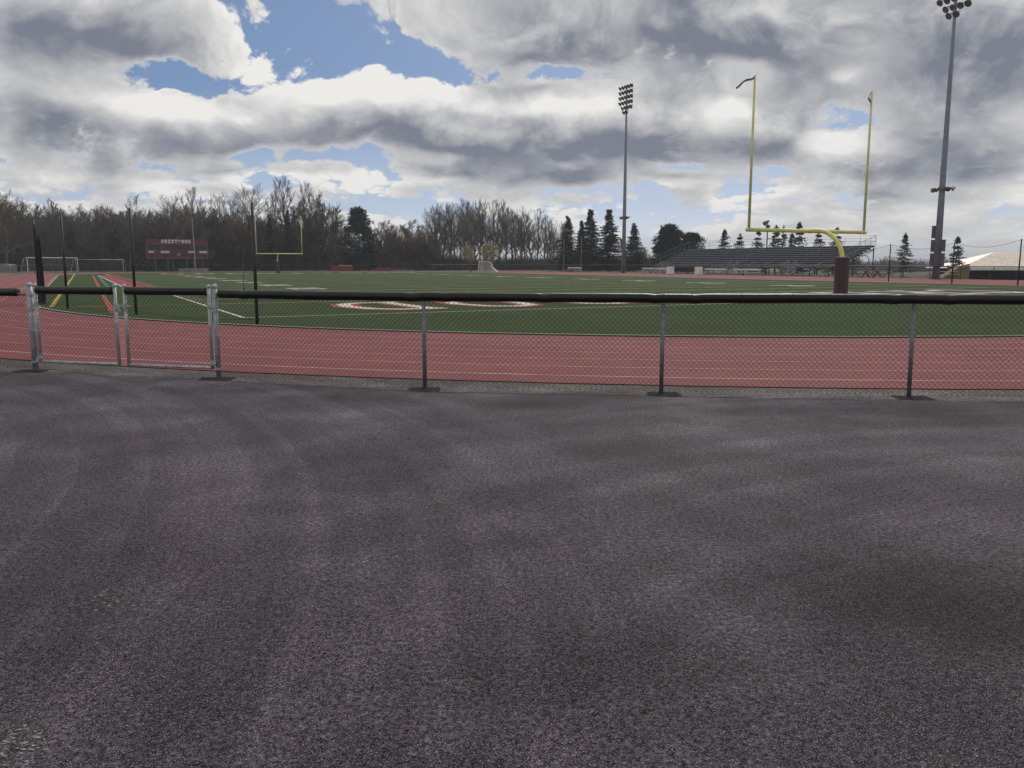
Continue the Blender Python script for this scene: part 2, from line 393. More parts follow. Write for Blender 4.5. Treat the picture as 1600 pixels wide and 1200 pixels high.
def segs(P0, P1, R0, R1, n=3):              # many tapered sticks at once
    P0, P1 = np.asarray(P0, float), np.asarray(P1, float); R0, R1 = np.asarray(R0, float), np.asarray(R1, float)
    d = P1 - P0; L = np.linalg.norm(d, axis=1, keepdims=True); d = d / np.maximum(L, 1e-9)
    ref = np.where(np.abs(d[:, 2:3]) < .9, np.array([[0, 0, 1.]]), np.array([[1., 0, 0]]))
    u = np.cross(d, ref); u /= np.linalg.norm(u, axis=1, keepdims=True); w = np.cross(d, u)
    vs = []
    for P, Rr in ((P0, R0), (P1, R1)):
        for k in range(n):
            a = 2 * math.pi * k / n + .3
            vs.append(P + (u * math.cos(a) + w * math.sin(a)) * Rr[:, None])
    v = np.stack(vs, 1); N = len(P0)
    base = (np.arange(N) * 2 * n)[:, None]
    f = np.concatenate([base + np.array([[k, (k + 1) % n, n + (k + 1) % n, n + k]]) for k in range(n)], 0)
    return v.reshape(-1, 3), f


def tag(o, label=None, cat=None, group=None, kind=None):
    if label: o['label'] = label
    if cat: o['category'] = cat
    if group: o['group'] = group
    if kind: o['kind'] = kind
    return o


def thing(name, loc, label, cat, group=None, rz=0.0):
    o = bpy.data.objects.new(name, None); o.empty_display_size = .2; col.objects.link(o)
    o.location = loc; o.rotation_euler = (0, 0, rz)
    return tag(o, label, cat, group)


def copy_tree(o, parent=None):
    c = o.copy(); col.objects.link(c)
    if parent: c.parent = parent
    for ch in o.children: copy_tree(ch, c)
    return c


def local(o): return lambda p: Vector(p) - o.location


# ------------------------------------------------------------------ the field's own axes
TH = R(27.6)
dv = Vector((math.cos(TH), math.sin(TH), 0)); av = Vector((-math.sin(TH), math.cos(TH), 0)); zv = Vector((0, 0, 1))
MID = Vector((-8.1, 25.1, 0)) + dv * 25.0
S1, S2 = 14.4, 97.0                          # centres of the two bends along the field axis
R_IN, LANE = 31.2, 1.1


def FP(l, s, z=0.0): return MID + dv * l + av * s + zv * z


def rowY(px, a_off):                           # depth of the line across the far end at a_off along the field axis
    k = (px - 800) / F_PX; b = FP(0, a_off); l = (k * b.y - b.x) / (dv.x - k * dv.y); return (b + dv * l).y


def to_field(p):
    r = Vector((p[0], p[1], 0)) - MID; return r.dot(dv), r.dot(av)


def oval(r, n=72):
    pts = []
    for i in range(n + 1):
        a = math.pi + math.pi * i / n; pts.append((r * math.cos(a), S1 + r * math.sin(a)))
    for i in range(1, 12): pts.append((r, S1 + (S2 - S1) * i / 12))
    for i in range(n + 1):
        a = math.pi * i / n; pts.append((r * math.cos(a), S2 + r * math.sin(a)))
    for i in range(1, 12): pts.append((-r, S2 + (S1 - S2) * i / 12))
    return pts


def ring(mb, r0, r1, z):
    A, B = oval(r0), oval(r1); n = len(A)
    vs = [FP(*p, z) for p in A] + [FP(*p, z) for p in B]
    mb.add(vs, [(i, (i + 1) % n, n + (i + 1) % n, n + i) for i in range(n)]); return mb


def ribbon2(pts, w, closed=False):           # 2-D ribbon with mitred corners -> quads
    n = len(pts); L = []; Rr = []
    for i, p in enumerate(pts):
        a = pts[(i - 1) % n] if (closed or i > 0) else None; b = pts[(i + 1) % n] if (closed or i < n - 1) else None
        def nrm(q, r_):
            dx, dy = r_[0] - q[0], r_[1] - q[1]; l = math.hypot(dx, dy) or 1; return -dy / l, dx / l
        ns = [nrm(a, p)] if a else []
        if b: ns.append(nrm(p, b))
        nx, ny = sum(q[0] for q in ns) / len(ns), sum(q[1] for q in ns) / len(ns)
        l2 = max(nx * nx + ny * ny, .35); nx /= l2; ny /= l2
        L.append((p[0] + nx * w / 2, p[1] + ny * w / 2)); Rr.append((p[0] - nx * w / 2, p[1] - ny * w / 2))
    out = []
    for i in range(n if closed else n - 1):
        j = (i + 1) % n; out.append((L[i], Rr[i], Rr[j], L[j]))
    return out


# slab letters on a unit square: open strokes, closed strokes (True)
LET = {
    'C': [([(.90, .70), (.80, .92), (.5, 1), (.2, .90), (.05, .5), (.2, .10), (.5, 0), (.80, .08), (.92, .30)], False), ([(.94, .62), (.94, 1.04)], False)],
    'R': [([(.18, 0), (.18, 1)], False), ([(.0, 1), (.66, 1), (.86, .88), (.86, .62), (.66, .5), (.18, .5)], False), ([(.5, .5), (.86, 0)], False), ([(0, 0), (.38, 0)], False), ([(.70, 0), (1, 0)], False)],
    'E': [([(.18, 0), (.18, 1)], False), ([(0, 1), (.9, 1)], False), ([(.18, .5), (.66, .5)], False), ([(0, 0), (.9, 0)], False), ([(.9, .76), (.9, 1.06)], False), ([(.9, -.06), (.9, .24)], False)],
    'S': [([(.86, .74), (.76, .93), (.5, 1), (.2, .93), (.1, .74), (.25, .56), (.74, .45), (.9, .26), (.78, .07), (.5, 0), (.2, .08), (.1, .28)], False), ([(.88, .68), (.88, 1.04)], False), ([(.08, -.04), (.08, .32)], False)],
    'T': [([(.5, 0), (.5, 1)], False), ([(0, 1), (1, 1)], False), ([(.3, 0), (.7, 0)], False), ([(.03, .72), (.03, 1.06)], False), ([(.97, .72), (.97, 1.06)], False)],
    'W': [([(.12, 1), (.30, 0), (.5, .72), (.70, 0), (.88, 1)], False), ([(-.04, 1), (.28, 1)], False), ([(.72, 1), (1.04, 1)], False)],
    'O': [([(.5, 1), (.2, .90), (.05, .5), (.2, .10), (.5, 0), (.8, .10), (.95, .5), (.8, .90)], True)],
    'D': [([(.18, 0), (.18, 1)], False), ([(0, 1), (.55, 1), (.82, .86), (.94, .5), (.82, .14), (.55, 0), (0, 0)], False)],
}


def letters(mb, word, w, h, pitch, stroke, place, dz=.0006, thick=0.0):
    k = 0
    for i, ch in enumerate(word):
        for pts, closed in LET[ch]:
            q = [(i * pitch + stroke * .55 + x * (w - 1.1 * stroke), stroke / 2 + y * (h - stroke)) for x, y in pts]
            for quad in ribbon2(q, stroke, closed): mb.poly([place(x, y, k * dz) for x, y in quad])
            k += 1
    return mb


# ------------------------------------------------------------------ the ground
def sstep(a, b, x):
    t = min(1, max(0, (x - a) / (b - a))); return t * t * (3 - 2 * t)


def ground_z(x, y):
    l, s = to_field((x, y)); return -.03 - 2.3 * sstep(53.5, 62, l) * (1 - sstep(36, 44, s)) - 5 * sstep(110, 220, l) * sstep(-250, -40, s)


xs = [-3800, -2400, -1200, -500, -260] + list(range(-200, 301, 5)) + [400, 700, 1500, 2600, 3800]
ys = [-900, -400, -100, -40] + list(range(-20, 321, 5)) + [420, 700, 1500, 2700, 3900]
gm = MB(); gm.add([(x, y, ground_z(x, y)) for y in ys for x in xs], [(j * len(xs) + i, j * len(xs) + i + 1, (j + 1) * len(xs) + i + 1, (j + 1) * len(xs) + i) for j in range(len(ys) - 1) for i in range(len(xs) - 1)])
tag(gm.build('ground', M['earth'], smooth=True), kind='structure')

# fence line, from gate to the right and the left
FENCE = [G(342, 589), G(664, 605), G(1033, 612), G(1420, 618)]
FENCE.append(FENCE[-1] + (FENCE[-1] - FENCE[-2]))
GATE_L = G(56, 577)
FL2 = GATE_L + Vector((-3.05, .95, 0)); FL3 = FL2 + Vector((-3.05, 1.0, 0))
LINE = [FL3, FL2, GATE_L] + FENCE + [FENCE[-1] + Vector((30, -2.0, 0))]
LINE = [FL3 + Vector((-30, 12, 0))] + LINE

# parking lot up to just before the fence
edge_rng = random.Random(5)
lot = MB(); pts = []
for a, b in zip(LINE[:-1], LINE[1:]):
    n = max(2, int((b - a).length / .25))
    for i in range(n):
        p = a.lerp(b, i / n) + Vector((0, -.38 + edge_rng.uniform(-.025, .025), 0)); pts.append((p.x, p.y, 0.0))
lot.poly([(-60, -40, 0), (60, -40, 0)] + pts[::-1]); tag(lot.build('parking_lot', M['asphalt']), kind='structure')
# the older pavement carries on a little lower, under the fence to the track's edge
ap = MB(); ap.poly([(-60, 5, -.012), (70, 5, -.012), (70, 24, -.012), (-60, 34, -.012)])
tag(ap.build('pavement_strip', M['strip']), kind='structure')

ck = MB(); krng = random.Random(8); e = [Vector((p[0], p[1], .0028)) for p in pts if -14 < p[0] < 14]
for a, b in zip(e[:-1], e[1:]):
    if krng.random() < .22: continue
    w0, w1 = krng.uniform(.006, .028), krng.uniform(.006, .028); o_ = Vector((0, krng.uniform(-.05, -.012), 0))
    ck.add([a + o_, b + o_, b + o_ + Vector((0, w1, 0)), a + o_ + Vector((0, w0, 0))], [(0, 1, 2, 3)])
tag(ck.build('edge_crack', M['patch']), kind='structure')

tk = MB(); ring(tk, R_IN - .3, R_IN + 6 * LANE + .75, .0)
tk.poly([FP(R_IN + 6 * LANE + .752, -2, -.004), FP(50.5, 6, -.004), FP(50.5, 128, -.004), FP(R_IN + 6 * LANE + .752, 118, -.004)])
tk.poly([FP(-R_IN - 6 * LANE - .752, 30, -.004), FP(-R_IN - 6 * LANE - .752, 100, -.004), FP(-42, 100, -.004), FP(-42, 30, -.004)])
tag(tk.build('running_track', M['track']), kind='structure')
ll = MB()
for i in range(7):
    w = .05 if i < 6 else .085
    ring(ll, R_IN + LANE * i - w / 2, R_IN + LANE * i + w / 2, .0045)
tag(ll.build('lane_lines', M['lane_paint']), kind='structure')
tf = MB(); tf.poly([FP(*p, .012) for p in oval(R_IN - .28)]); tag(tf.build('turf_field', M['turf']), kind='structure')
cb = MB(); ring(cb, R_IN - .30, R_IN - .18, .035); ring(cb, R_IN - .18, R_IN - .179, .02); tag(cb.build('track_kerb', M['curb']), kind='structure')


def strip(mb, l0, s0, l1, s1, w, z):
    a, b = Vector((l0, s0)), Vector((l1, s1)); n = (b - a).normalized(); n = Vector((-n.y, n.x)) * w / 2
    mb.poly([FP(*(a + n), z), FP(*(a - n), z), FP(*(b - n), z), FP(*(b + n), z)])


Z1 = .018
wl = MB()
HW, FLN = 24.95, 109.73
strip(wl, -HW, 0, HW, 0, .11, Z1); strip(wl, -HW, FLN, HW, FLN, .11, Z1); strip(wl, -HW, .06, -HW, FLN - .06, .11, Z1); strip(wl, HW, .06, HW, FLN - .06, .11, Z1)
for k in range(2): strip(wl, -HW + .06, 9.14 + k * 91.44, HW - .06, 9.14 + k * 91.44, .12, Z1 + .001)
strip(wl, -26.4, 32, -26.4, 96, .12, Z1)
tag(wl.build('field_lines', M['turf_white']), kind='structure')
yl = MB()
for k in range(1, 20): strip(yl, -HW + .06, 9.14 + k * 4.572, HW - .06, 9.14 + k * 4.572, .19, Z1)
for k in range(0, 100):
    if k % 5:
        for l in (-HW + .5, -8.1, 8.1, HW - .5): strip(yl, l - .3, 9.14 + k * .9144, l + .3, 9.14 + k * .9144, .09, Z1 + .001)
tag(yl.build('yard_lines', M['turf_faint']), kind='structure')
ye = MB()
strip(ye, *to_field((-17.2, 31.3)), *to_field((-64.4, 124.2)), .17, Z1 + .002); strip(ye, -30.5, 9.2, -24.6, 9.2, .07, Z1 + .002); strip(ye, -29.6, 9.2, -28.4, 9.2, .2, Z1 + .003)
for s in (22, 40, 63, 80): strip(ye, -22, s, 22, s, .09, Z1 + .003)
tag(ye.build('yellow_lines', M['turf_yellow']), kind='structure')
rl = MB(); strip(rl, *to_field((-13.0, 27.3)), *to_field((-55.5, 111.5)), .2, Z1 + .003); strip(rl, -20, 55.3, 20, 55.3, .1, Z1 + .004); strip(rl, -14, 30, 14, 31, .09, Z1 + .004)
tag(rl.build('red_lines', M['turf_red']), kind='structure')
te = MB(); strip(te, *to_field((-27.6, 57.5)), *to_field((-54.9, 111.5)), .25, Z1 + .002); tag(te.build('teal_lines', M['turf_teal']), kind='structure')
rp = MB(); rp.poly([FP(-26.3, 32, Z1), FP(-24.5, 32, Z1), FP(-24.5, 96, Z1), FP(-26.3, 96, Z1)]); tag(rp.build('sideline_zone', M['turf_maroon']), kind='structure')
# yard numbers
DIG = {'0': [([(.5, 1), (.2, .9), (.1, .5), (.2, .1), (.5, 0), (.8, .1), (.9, .5), (.8, .9)], True)], '1': [([(.5, 0), (.5, 1)], False), ([(.25, .8), (.5, 1)], False), ([(.25, 0), (.75, 0)], False)],
       '2': [([(.1, .72), (.25, .95), (.5, 1), (.8, .92), (.88, .7), (.7, .45), (.1, 0), (.9, 0)], False)], '3': [([(.1, .82), (.4, 1), (.8, .9), (.8, .62), (.45, .52), (.85, .42), (.88, .15), (.5, 0), (.1, .15)], False)],
       '4': [([(.7, 0), (.7, 1), (.08, .32), (.95, .32)], False)], '5': [([(.85, 1), (.2, 1), (.14, .55), (.55, .62), (.88, .42), (.8, .1), (.45, 0), (.1, .12)], False)]}
LET.update(DIG)
nm = MB()
for k, num in enumerate(('10', '20', '30', '40', '50', '40', '30', '20', '10')):
    s = 9.14 + 9.144 * (k + 1)
    for side in (-1, 1):
        letters(nm, num, 1.5, 2.2, 2.0, .42, lambda x, y, z, s=s, side=side: FP(side * (17.4 - y), s - side * (x - 1.75) * 1.0, Z1 + .003 + z))
tag(nm.build('yard_numbers', M['turf_white']), kind='structure')
# end zone word, read from the field
for z, st, m, nme in ((.0, 1.06, 'turf_red', 'end_zone_word_outline'), (.012, .52, 'turf_white', 'end_zone_word')):
    for e_ in (0, 1):
        mb = MB()
        g = (1.06 - st) / 2
        def place(x, y, zz, e_=e_, z=z):
            l, s = 18.5 - x, 1.35 + 6.2 - y
            if e_: l, s = -l, FLN - s
            return FP(l, s, Z1 + z + zz)
        letters(mb, 'CRESTWOOD', 4.15 - 2 * g, 6.2 - 2 * g, 4.44, st, lambda x, y, zz: place(x + g, y + g, zz), dz=.0003)
        tag(mb.build(nme, M[m]), kind='structure')

# scraped pale chips on the lot
chip = MB(); crng = random.Random(9)
for (px, py, n, r) in ((158, 930, 26, .06), (180, 943, 22, .05), (205, 940, 10, .06), (845, 826, 16, .03), (1172, 718, 14, .05), (22, 1150, 40, .06), (30, 1168, 30, .05), (1240, 697, 8, .05), (490, 668, 8, .05), (1385, 705, 8, .06)):
    c = G(px, py)
    for k in range(n):
        q = c + Vector((crng.gauss(0, 1) * r * 1.1, crng.gauss(0, 1) * r * .8, .0015 + k * .00002)); rr = .002 + .006 * crng.random() ** 2; an = crng.uniform(-.5, .5); el_ = crng.uniform(1, 2.6)
        nn = 7; pp = []
        for i in range(nn):
            a = 2 * math.pi * i / nn; x, y = math.cos(a) * rr * el_ * crng.uniform(.5, 1.2), math.sin(a) * rr * crng.uniform(.5, 1.2); pp.append(q + Vector((x * math.cos(an) - y * math.sin(an), x * math.sin(an) + y * math.cos(an), 0)))
        chip.poly(pp)
tag(chip.build('scuff_marks', mat('scuff', (.20, .19, .19), .8, .35, 60)), kind='structure')


# ------------------------------------------------------------------ chain link fence in front
def fabric(mb_segs, p0, p1, z0, z1, pitch=.068, r=.0025):
    d = (p1 - p0); L = d.length; d = d / L; hgt = z1 - z0; nrm = Vector((-d.y, d.x, 0))
    for fam in (1, -1):
        x = -hgt
        while x < L:
            a0, a1 = (x, x + hgt); za, zb = (z0, z1)
            t0 = max(0, (0 - a0) / hgt); t1 = min(1, (L - a0) / hgt)
            if t1 > t0 + .01:
                xs0, xs1 = a0 + hgt * t0, a0 + hgt * t1
                q0, q1 = (za + hgt * t0, za + hgt * t1) if fam == 1 else (zb - hgt * t0, zb - hgt * t1)
                off = nrm * (r * .7 * fam)
                mb_segs.append((p0 + d * xs0 + zv * q0 + off, p0 + d * xs1 + zv * q1 + off, r))
            x += pitch
    # twisted tips standing below the bottom edge
    x = pitch / 2
    while x < L:
        for s in (-1, 1): mb_segs.append((p0 + d * x + zv * (z0 + .004), p0 + d * (x + s * .012) + zv * (z0 - .03), r))
        x += pitch


def fabric_obj(name, spans, m, parent, z0, z1, **k):
    S = []
    for a, b in spans: fabric(S, a, b, z0, z1, **k)
    v, f = segs([s[0] for s in S], [s[1] for s in S], [s[2] for s in S], [s[2] for s in S], 3)
    return np_mesh(name, v, f, m, parent)


def rib_tube(p0, p1, r=.063, step=.022, seed=0, sag=.0022, dips=()):
    rng = random.Random(seed); L = (p1 - p0).length; n = int(L / step); pts = []; rs = []
    ph = [rng.uniform(0, 6.28) for _ in range(4)]
    for i in range(n * 2 + 1):
        t = i / (n * 2); x = t * L
        dz = sag * (math.sin(x * 2.1 + ph[0]) * .5 + math.sin(x * 5.3 + ph[1]) * .35 + math.sin(x * .9 + ph[2]))
        for dp in dips: dz -= .009 * math.exp(-((x - dp) / .07) ** 2)
        pts.append(p0.lerp(p1, t) + Vector((0, sag * .6 * math.sin(x * 1.7 + ph[3]), dz))); rs.append(r * (1.0 if i % 2 else .93) * (1 + .02 * math.sin(x * 3 + ph[1])))
    mb = MB(); mb.tube(pts, rs, 14); return mb


def footing(mb, p, rng, w=.46, h=.3):
    n = 20; mb.poly([p + Vector((math.cos(2 * math.pi * i / n), math.sin(2 * math.pi * i / n), 0)).xy.to_3d() * 0 + Vector((max(-1, min(1, 1.9 * math.cos(2 * math.pi * (i + .5) / n))) * w / 2 * rng.uniform(.88, 1.1), max(-1, min(1, 1.9 * math.sin(2 * math.pi * (i + .5) / n))) * h / 2 * rng.uniform(.85, 1.12), .0035)) for i in range(n)])
    for k in range(18):
        x, y = rng.uniform(-.5, .5) * w, rng.uniform(-.5, .5) * h; mb.sphere(p + Vector((x, y, .005)), rng.uniform(.003, .008), 5, 3)


TOP = 1.255
frng = random.Random(2)
fo = thing('chain_link_fence', FENCE[0], 'low galvanised chain link fence topped with black ribbed tube, right of the gates', 'fence', 'chain link fences along the track')
L_ = local(fo)
for i, p in enumerate(FENCE):
    big = i == 0; r = .036 if big else .027
    top = 1.30 if big else TOP - .05
    lean = Vector((-.012, .0, 0)) if i == 3 else Vector((0, 0, 0))
    q = MB(); q.tube([L_(p + zv * -.1), L_(p + lean + zv * top)], r, 14)
    if big:
        q.sphere(L_(p + zv * 1.305), .046, 12, 6)
    o = q.build('post', M['galv'] if big else M['galv_dark'], fo, smooth=True)
    if big:
        for z in (.12, .62, 1.02, 1.16):
            c = MB(); c.tube([L_(p + zv * (z - .014)), L_(p + zv * (z + .014))], .044, 12); c.build('tension_band', M['galv_bright'], o)
    g = MB(); footing(g, L_(p) + Vector((0, -.12, -.012)), frng, *((.5, .4) if big else (.42, .36))); g.build('footing', M['patch'], fo)
for k, (a, b) in enumerate(zip(FENCE[:-1], FENCE[1:])):
    A = a + zv * (TOP - .05); B = b + zv * (TOP - .05)
    dr = (b - a).normalized()
    if k == 0: A = A + dr * .06
    tb = rib_tube(L_(A + dr * (.02 if k == 0 else -.004)), L_(B + dr * .004), seed=k + 3, dips=(0.4, (b - a).length - .25) if k != 1 else (.3, 1.6, (b - a).length - .1))
    tb.build('rail_tube', M['pad'], fo, smooth=True)
    mb = MB(); mb.tube([L_(a + zv * (TOP - .05)), L_(b + zv * (TOP - .05))], .021, 8); mb.build('top_rail', M['galv_dark'], fo)
    fabric_obj('wire_mesh', [(L_(a), L_(b))], M['wire'], fo, .035, TOP - .06)
    x = .35
    while x < (b - a).length:
        pt = a + dr * x + zv * (TOP - .05); t = MB(); t.tube([L_(pt + Vector((0, -.066 * math.cos(v), .066 * math.sin(v)))) for v in [j * .52 for j in range(13)]], .0022, 4); t.build('tie_wire', M['pad'], fo); x += .62

fl = thing('chain_link_fence', GATE_L, 'low chain link fence stub with frayed black tube end, left of the gates', 'fence', 'chain link fences along the track')
L_ = local(fl)
for i, p in enumerate((GATE_L, FL2, FL3)):
    big = i == 0
    q = MB(); q.tube([L_(p + zv * -.1), L_(p + zv * (1.30 if big else TOP - .05))], .045 if big else .026, 14)
    if big: q.sphere(L_(p + zv * 1.305), .05, 12, 6)
    o = q.build('post', M['galv'], fl, smooth=True)
    if big:
        for z in (.12, .62, .92, 1.16):
            c = MB(); c.tube([L_(p + zv * (z - .014)), L_(p + zv * (z + .014))], .052, 12); c.build('tension_band', M['galv_bright'], o)
    g = MB(); footing(g, L_(p) + Vector((0, -.12, -.012)), frng, .5, .4); g.build('footing', M['patch'], fl)
for k, (a, b) in enumerate(((GATE_L, FL2), (FL2, FL3))):
    dr = (b - a).normalized()
    rib_tube(L_(a + dr * (.24 if k == 0 else .02) + zv * (TOP - .06)), L_(b + zv * (TOP - .05)), seed=k + 30, sag=.003).build('rail_tube', M['pad'], fl, smooth=True)
    mb = MB(); mb.tube([L_(a + zv * (TOP - .09)), L_(b + zv * (TOP - .05))], .021, 8); mb.build('top_rail', M['galv_dark'], fl)
    fabric_obj('wire_mesh', [(L_(a), L_(b))], M['wire'], fl, .035, TOP - .07)

# two gate leaves between the posts
g0, g1 = GATE_L, FENCE[0]; gd = (g1 - g0); gl = gd.length; gd = gd / gl
mid_a, mid_b = gl * .478, gl * .530


def gate_leaf(x0, x1, label, hinge_first):
    a = g0 + gd * x0; b = g0 + gd * x1
    r = thing('gate_leaf', a, label, 'gate', 'leaves of the chain link gate'); L_ = local(r)
    z0, z1 = .13, 1.30
    for p in (a, b):
        q = MB(); q.tube([L_(p + zv * (z0 - .02)), L_(p + zv * z1)], .025, 12); q.sphere(L_(p + zv * (z1 + .005)), .033, 10, 5); q.build('stile', M['galv_bright'], r, smooth=True)
    q = MB(); q.tube([L_(a + zv * z0), L_(b + zv * z0)], .022, 10); q.build('bottom_rail', M['galv_bright'], r, smooth=True)
    q = MB(); q.tube([L_(a + zv * 1.24), L_(b + zv * 1.24)], .021, 8); q.build('top_rail', M['galv'], r)
    rib_tube(L_(a + gd * .035 + zv * 1.235), L_(b - gd * .03 + zv * 1.235), r=.061, seed=int(x0 * 10) + 60, sag=.002).build('rail_tube', M['pad'], r, smooth=True)
    fabric_obj('wire_mesh', [(L_(a), L_(b))], M['wire'], r, z0 + .0, 1.22)
    hp, lp = (a, b) if hinge_first else (b, a); sgn = -1 if hinge_first else 1
    for z in (.20, 1.02):
        h = MB(); h.tube([L_(hp + zv * (z - .03)), L_(hp + zv * (z + .03))], .032, 10); h.tube([L_(hp + zv * z), L_(hp + gd * sgn * .09 + zv * (z - .02))], .016, 8); h.box(L_(hp + gd * sgn * .07 + zv * (z - .05)), (.05, .04, .05)); h.build('hinge', M['galv_bright'], r)
    return r, L_, lp


ra, La, lpa = gate_leaf(.11, mid_a, 'left leaf of the chain link gate, its latch side carrying the fork latch', True)
q = MB(); q.box(La(lpa + gd * .06 + zv * 1.0), (.13, .03, .05)); q.tube([La(lpa + zv * .93), La(lpa + zv * 1.06)], .034, 10); q.tube([La(lpa + gd * .02 + zv * 1.02), La(lpa + gd * .16 + Vector((0, -.03, .99)))], .012, 8)
q.tube([La(lpa + gd * .10 + Vector((0, -.05, 1.03))), La(lpa + gd * .10 + Vector((0, -.05, .93)))], .02, 8); q.build('latch', M['galv_bright'], ra)
rb, Lb, lpb = gate_leaf(mid_b, gl - .10, 'right leaf of the chain link gate, hinged on the post where the long fence starts', False)
q = MB(); q.tube([Lb(lpb + zv * .94), Lb(lpb + zv * 1.05)], .033, 10); q.tube([Lb(lpb + zv * 1.0), Lb(lpb + gd * .13 + Vector((0, -.05, 1.01)))], .01, 8); q.build('latch_catch', M['galv_bright'], rb)


# ------------------------------------------------------------------ ball stop nets
def net_pole(mb, p, h, r=.045): mb.tube([p + zv * -.05, p + zv * h], [r, r * .85], 10)


NL = [(G(402, 507), 3.22), (G(213, 492), 3.34), (G(106, 483), 3.34), (G(62, 474), 3.4)]
nt_ = thing('ball_stop_net', NL[0][0], 'row of tall black poles on the near turf, net bunched at the left end', 'net', 'ball stop nets behind the goal'); L_ = local(nt_)
for p, h in NL:
    q = MB(); net_pole(q, L_(p), h); q.build('pole', M['black'], nt_, smooth=True)
q = MB()
for (a, ha), (b, hb) in zip(NL[:-1], NL[1:]):
    q.tube([L_(a.lerp(b, t) + zv * (.14 - .10 * math.sin(math.pi * t))) for t in [i / 10 for i in range(11)]], .010, 5)
q.build('bottom_cable', M['black'], nt_)
bn_rng = random.Random(4); S = []
pA = NL[3][0]; dirn = (NL[2][0] - pA).normalized()
for k in range(800):                          # gathered folds of net hanging beside the end pole
    x = bn_rng.uniform(.08, 1.1); y = bn_rng.uniform(-.12, .12); top = (2.45 - .5 * bn_rng.random() ** 2 + .25 * math.sin(x * 9)) if k % 9 else 3.2
    b0 = pA + dirn * (x + .02) + Vector((0, y, 0)); b1 = pA + dirn * ((x * .95 + .03) if k % 9 else .04) + Vector((0, y * .4, 0))
    zs = bn_rng.uniform(.02, .35)
    S.append((L_(b0 + zv * zs), L_(b0.lerp(b1, .45) + zv * (top * .55)), .008)); S.append((L_(b0.lerp(b1, .45) + zv * (top * .55)), L_(b1 + zv * top), .007))
v, f = segs([s[0] for s in S], [s[1] for s in S], [s[2] for s in S], [s[2] for s in S], 3); np_mesh('bunched_net', v, f, M['net'], nt_)

NR = [(G(1304, 438), 3.2), (G(1388, 440), 3.25), (G(1487, 444), 3.2), (G(1590, 446), 3.35)]
NR.append((NR[-1][0] + (NR[-1][0] - NR[-2][0]) * 1.3, 3.3))
nt2 = thing('ball_stop_net', NR[0][0], 'hung black net with sagging top cable along the far right edge of the turf', 'net', 'ball stop nets behind the goal'); L_ = local(nt2)
for p, h in NR:
    q = MB(); net_pole(q, L_(p), h, .055); q.build('pole', M['black'], nt2, smooth=True)
q = MB(); S = []
for (a, ha), (b, hb) in zip(NR[:-1], NR[1:]):
    def ztop(t): return ha + (hb - ha) * t - .05 - .42 * math.sin(math.pi * t)
    q.tube([L_(a.lerp(b, t) + zv * ztop(t)) for t in [i / 14 for i in range(15)]], .013, 5)
    L = (b - a).length; n = int(L / .16)
    for i in range(n): t = i / n; S.append((L_(a.lerp(b, t) + zv * .1), L_(a.lerp(b, t) + zv * ztop(t)), .0022))
    for z in np.arange(.1, 3.0, .16):
        S.append((L_(a + zv * z), L_(a.lerp(b, .5) + zv * (z * .87)), .0022)); S.append((L_(a.lerp(b, .5) + zv * (z * .87)), L_(b + zv * z), .0022))
q.build('top_cable', M['black'], nt2)
v, f = segs([s[0] for s in S], [s[1] for s in S], [s[2] for s in S], [s[2] for s in S], 3); np_mesh('net', v, f, M['net'], nt2)


# ------------------------------------------------------------------ goal posts
def goal_post(s, out, near, label, lu):
    c = FP(0, s); base = c + av * out * 1.85 + (dv * .12 if near else dv * 0)
    r = thing('goal_post', base, label, 'goal post', 'goal posts at both ends of the field'); L_ = local(r)
    W = 7.11 / 2; cz = 3.05
    o = MB(); o.tube([L_(c - dv * (W + .12) + zv * cz), L_(c + dv * (W + .12) + zv * cz)], .085, 14); o.build('crossbar', M['yellow'], r, smooth=True)
    for k in (-1, 1):
        u = MB(); p = c + dv * k * W
        u.tube([L_(p + zv * cz), L_(p + zv * (cz + lu))], [.062, .048], 12); up = u.build('upright', M['yellow_pale'], r, smooth=True)
        rb = MB(); t = p + zv * (cz + lu - .02)
        if k == -1:
            wpts = [t + dv * (-x) + zv * (-.55 * x - .05 * math.sin(9 * x)) + av * (-.06 * math.sin(6 * x)) for x in [i / 12 * 1.0 for i in range(13)]]
        else:
            wpts = [t + dv * (-.03 - .12 * math.sin(4 * x)) + zv * (-.75 * x - .02) + av * (.05 * math.sin(7 * x)) for x in [i / 12 * 1.0 for i in range(13)]]
        for i in range(12):
            a, b = L_(wpts[i]), L_(wpts[i + 1]); n = (zv * .045 + av * .03 * math.sin(i * .9)) if k == -1 else (dv * .045 + av * .03 * math.sin(i * .9))
            rb.add([a + n, a - n, b - n, b + n], [(0, 1, 2, 3)])
        rb.build('ribbon', M['ribbon'], up)
    o = MB(); o.tube([L_(base + zv * 0), L_(base + zv * 1.85)], .30, 18)
    o.tube([L_(base + zv * 1.845), L_(base + zv * 1.87)], .302, 18)
    pd = o.build('post_pad', M['maroon_pad'], r)
    o = MB(); o.tube([L_(base + zv * 1.86), L_(base + zv * 1.90)], .29, 18); o.build('pad_top', M['pad_top'], pd)
    goose = []
    for i in range(15):
        t = i / 14; ang = t * math.pi / 2
        goose.append(base + zv * (1.75 + 1.3 * math.sin(ang) ** 1.0) - av * out * (1.35 * (1 - math.cos(ang))) - (dv * .12 * t if near else dv * 0))
    goose.append(c + av * out * .02 + zv * cz)
    o = MB(); o.tube([L_(p) for p in goose], .098, 14); o.build('gooseneck', M['yellow'], r, smooth=True)
    return r


goal_post(1.6, -1, True, 'large yellow gooseneck goal post with dark maroon pad, near right beyond the fence', 6.35)
goal_post(FLN, 1, False, 'small distant yellow goal post at the far left end of the turf', 5.9)


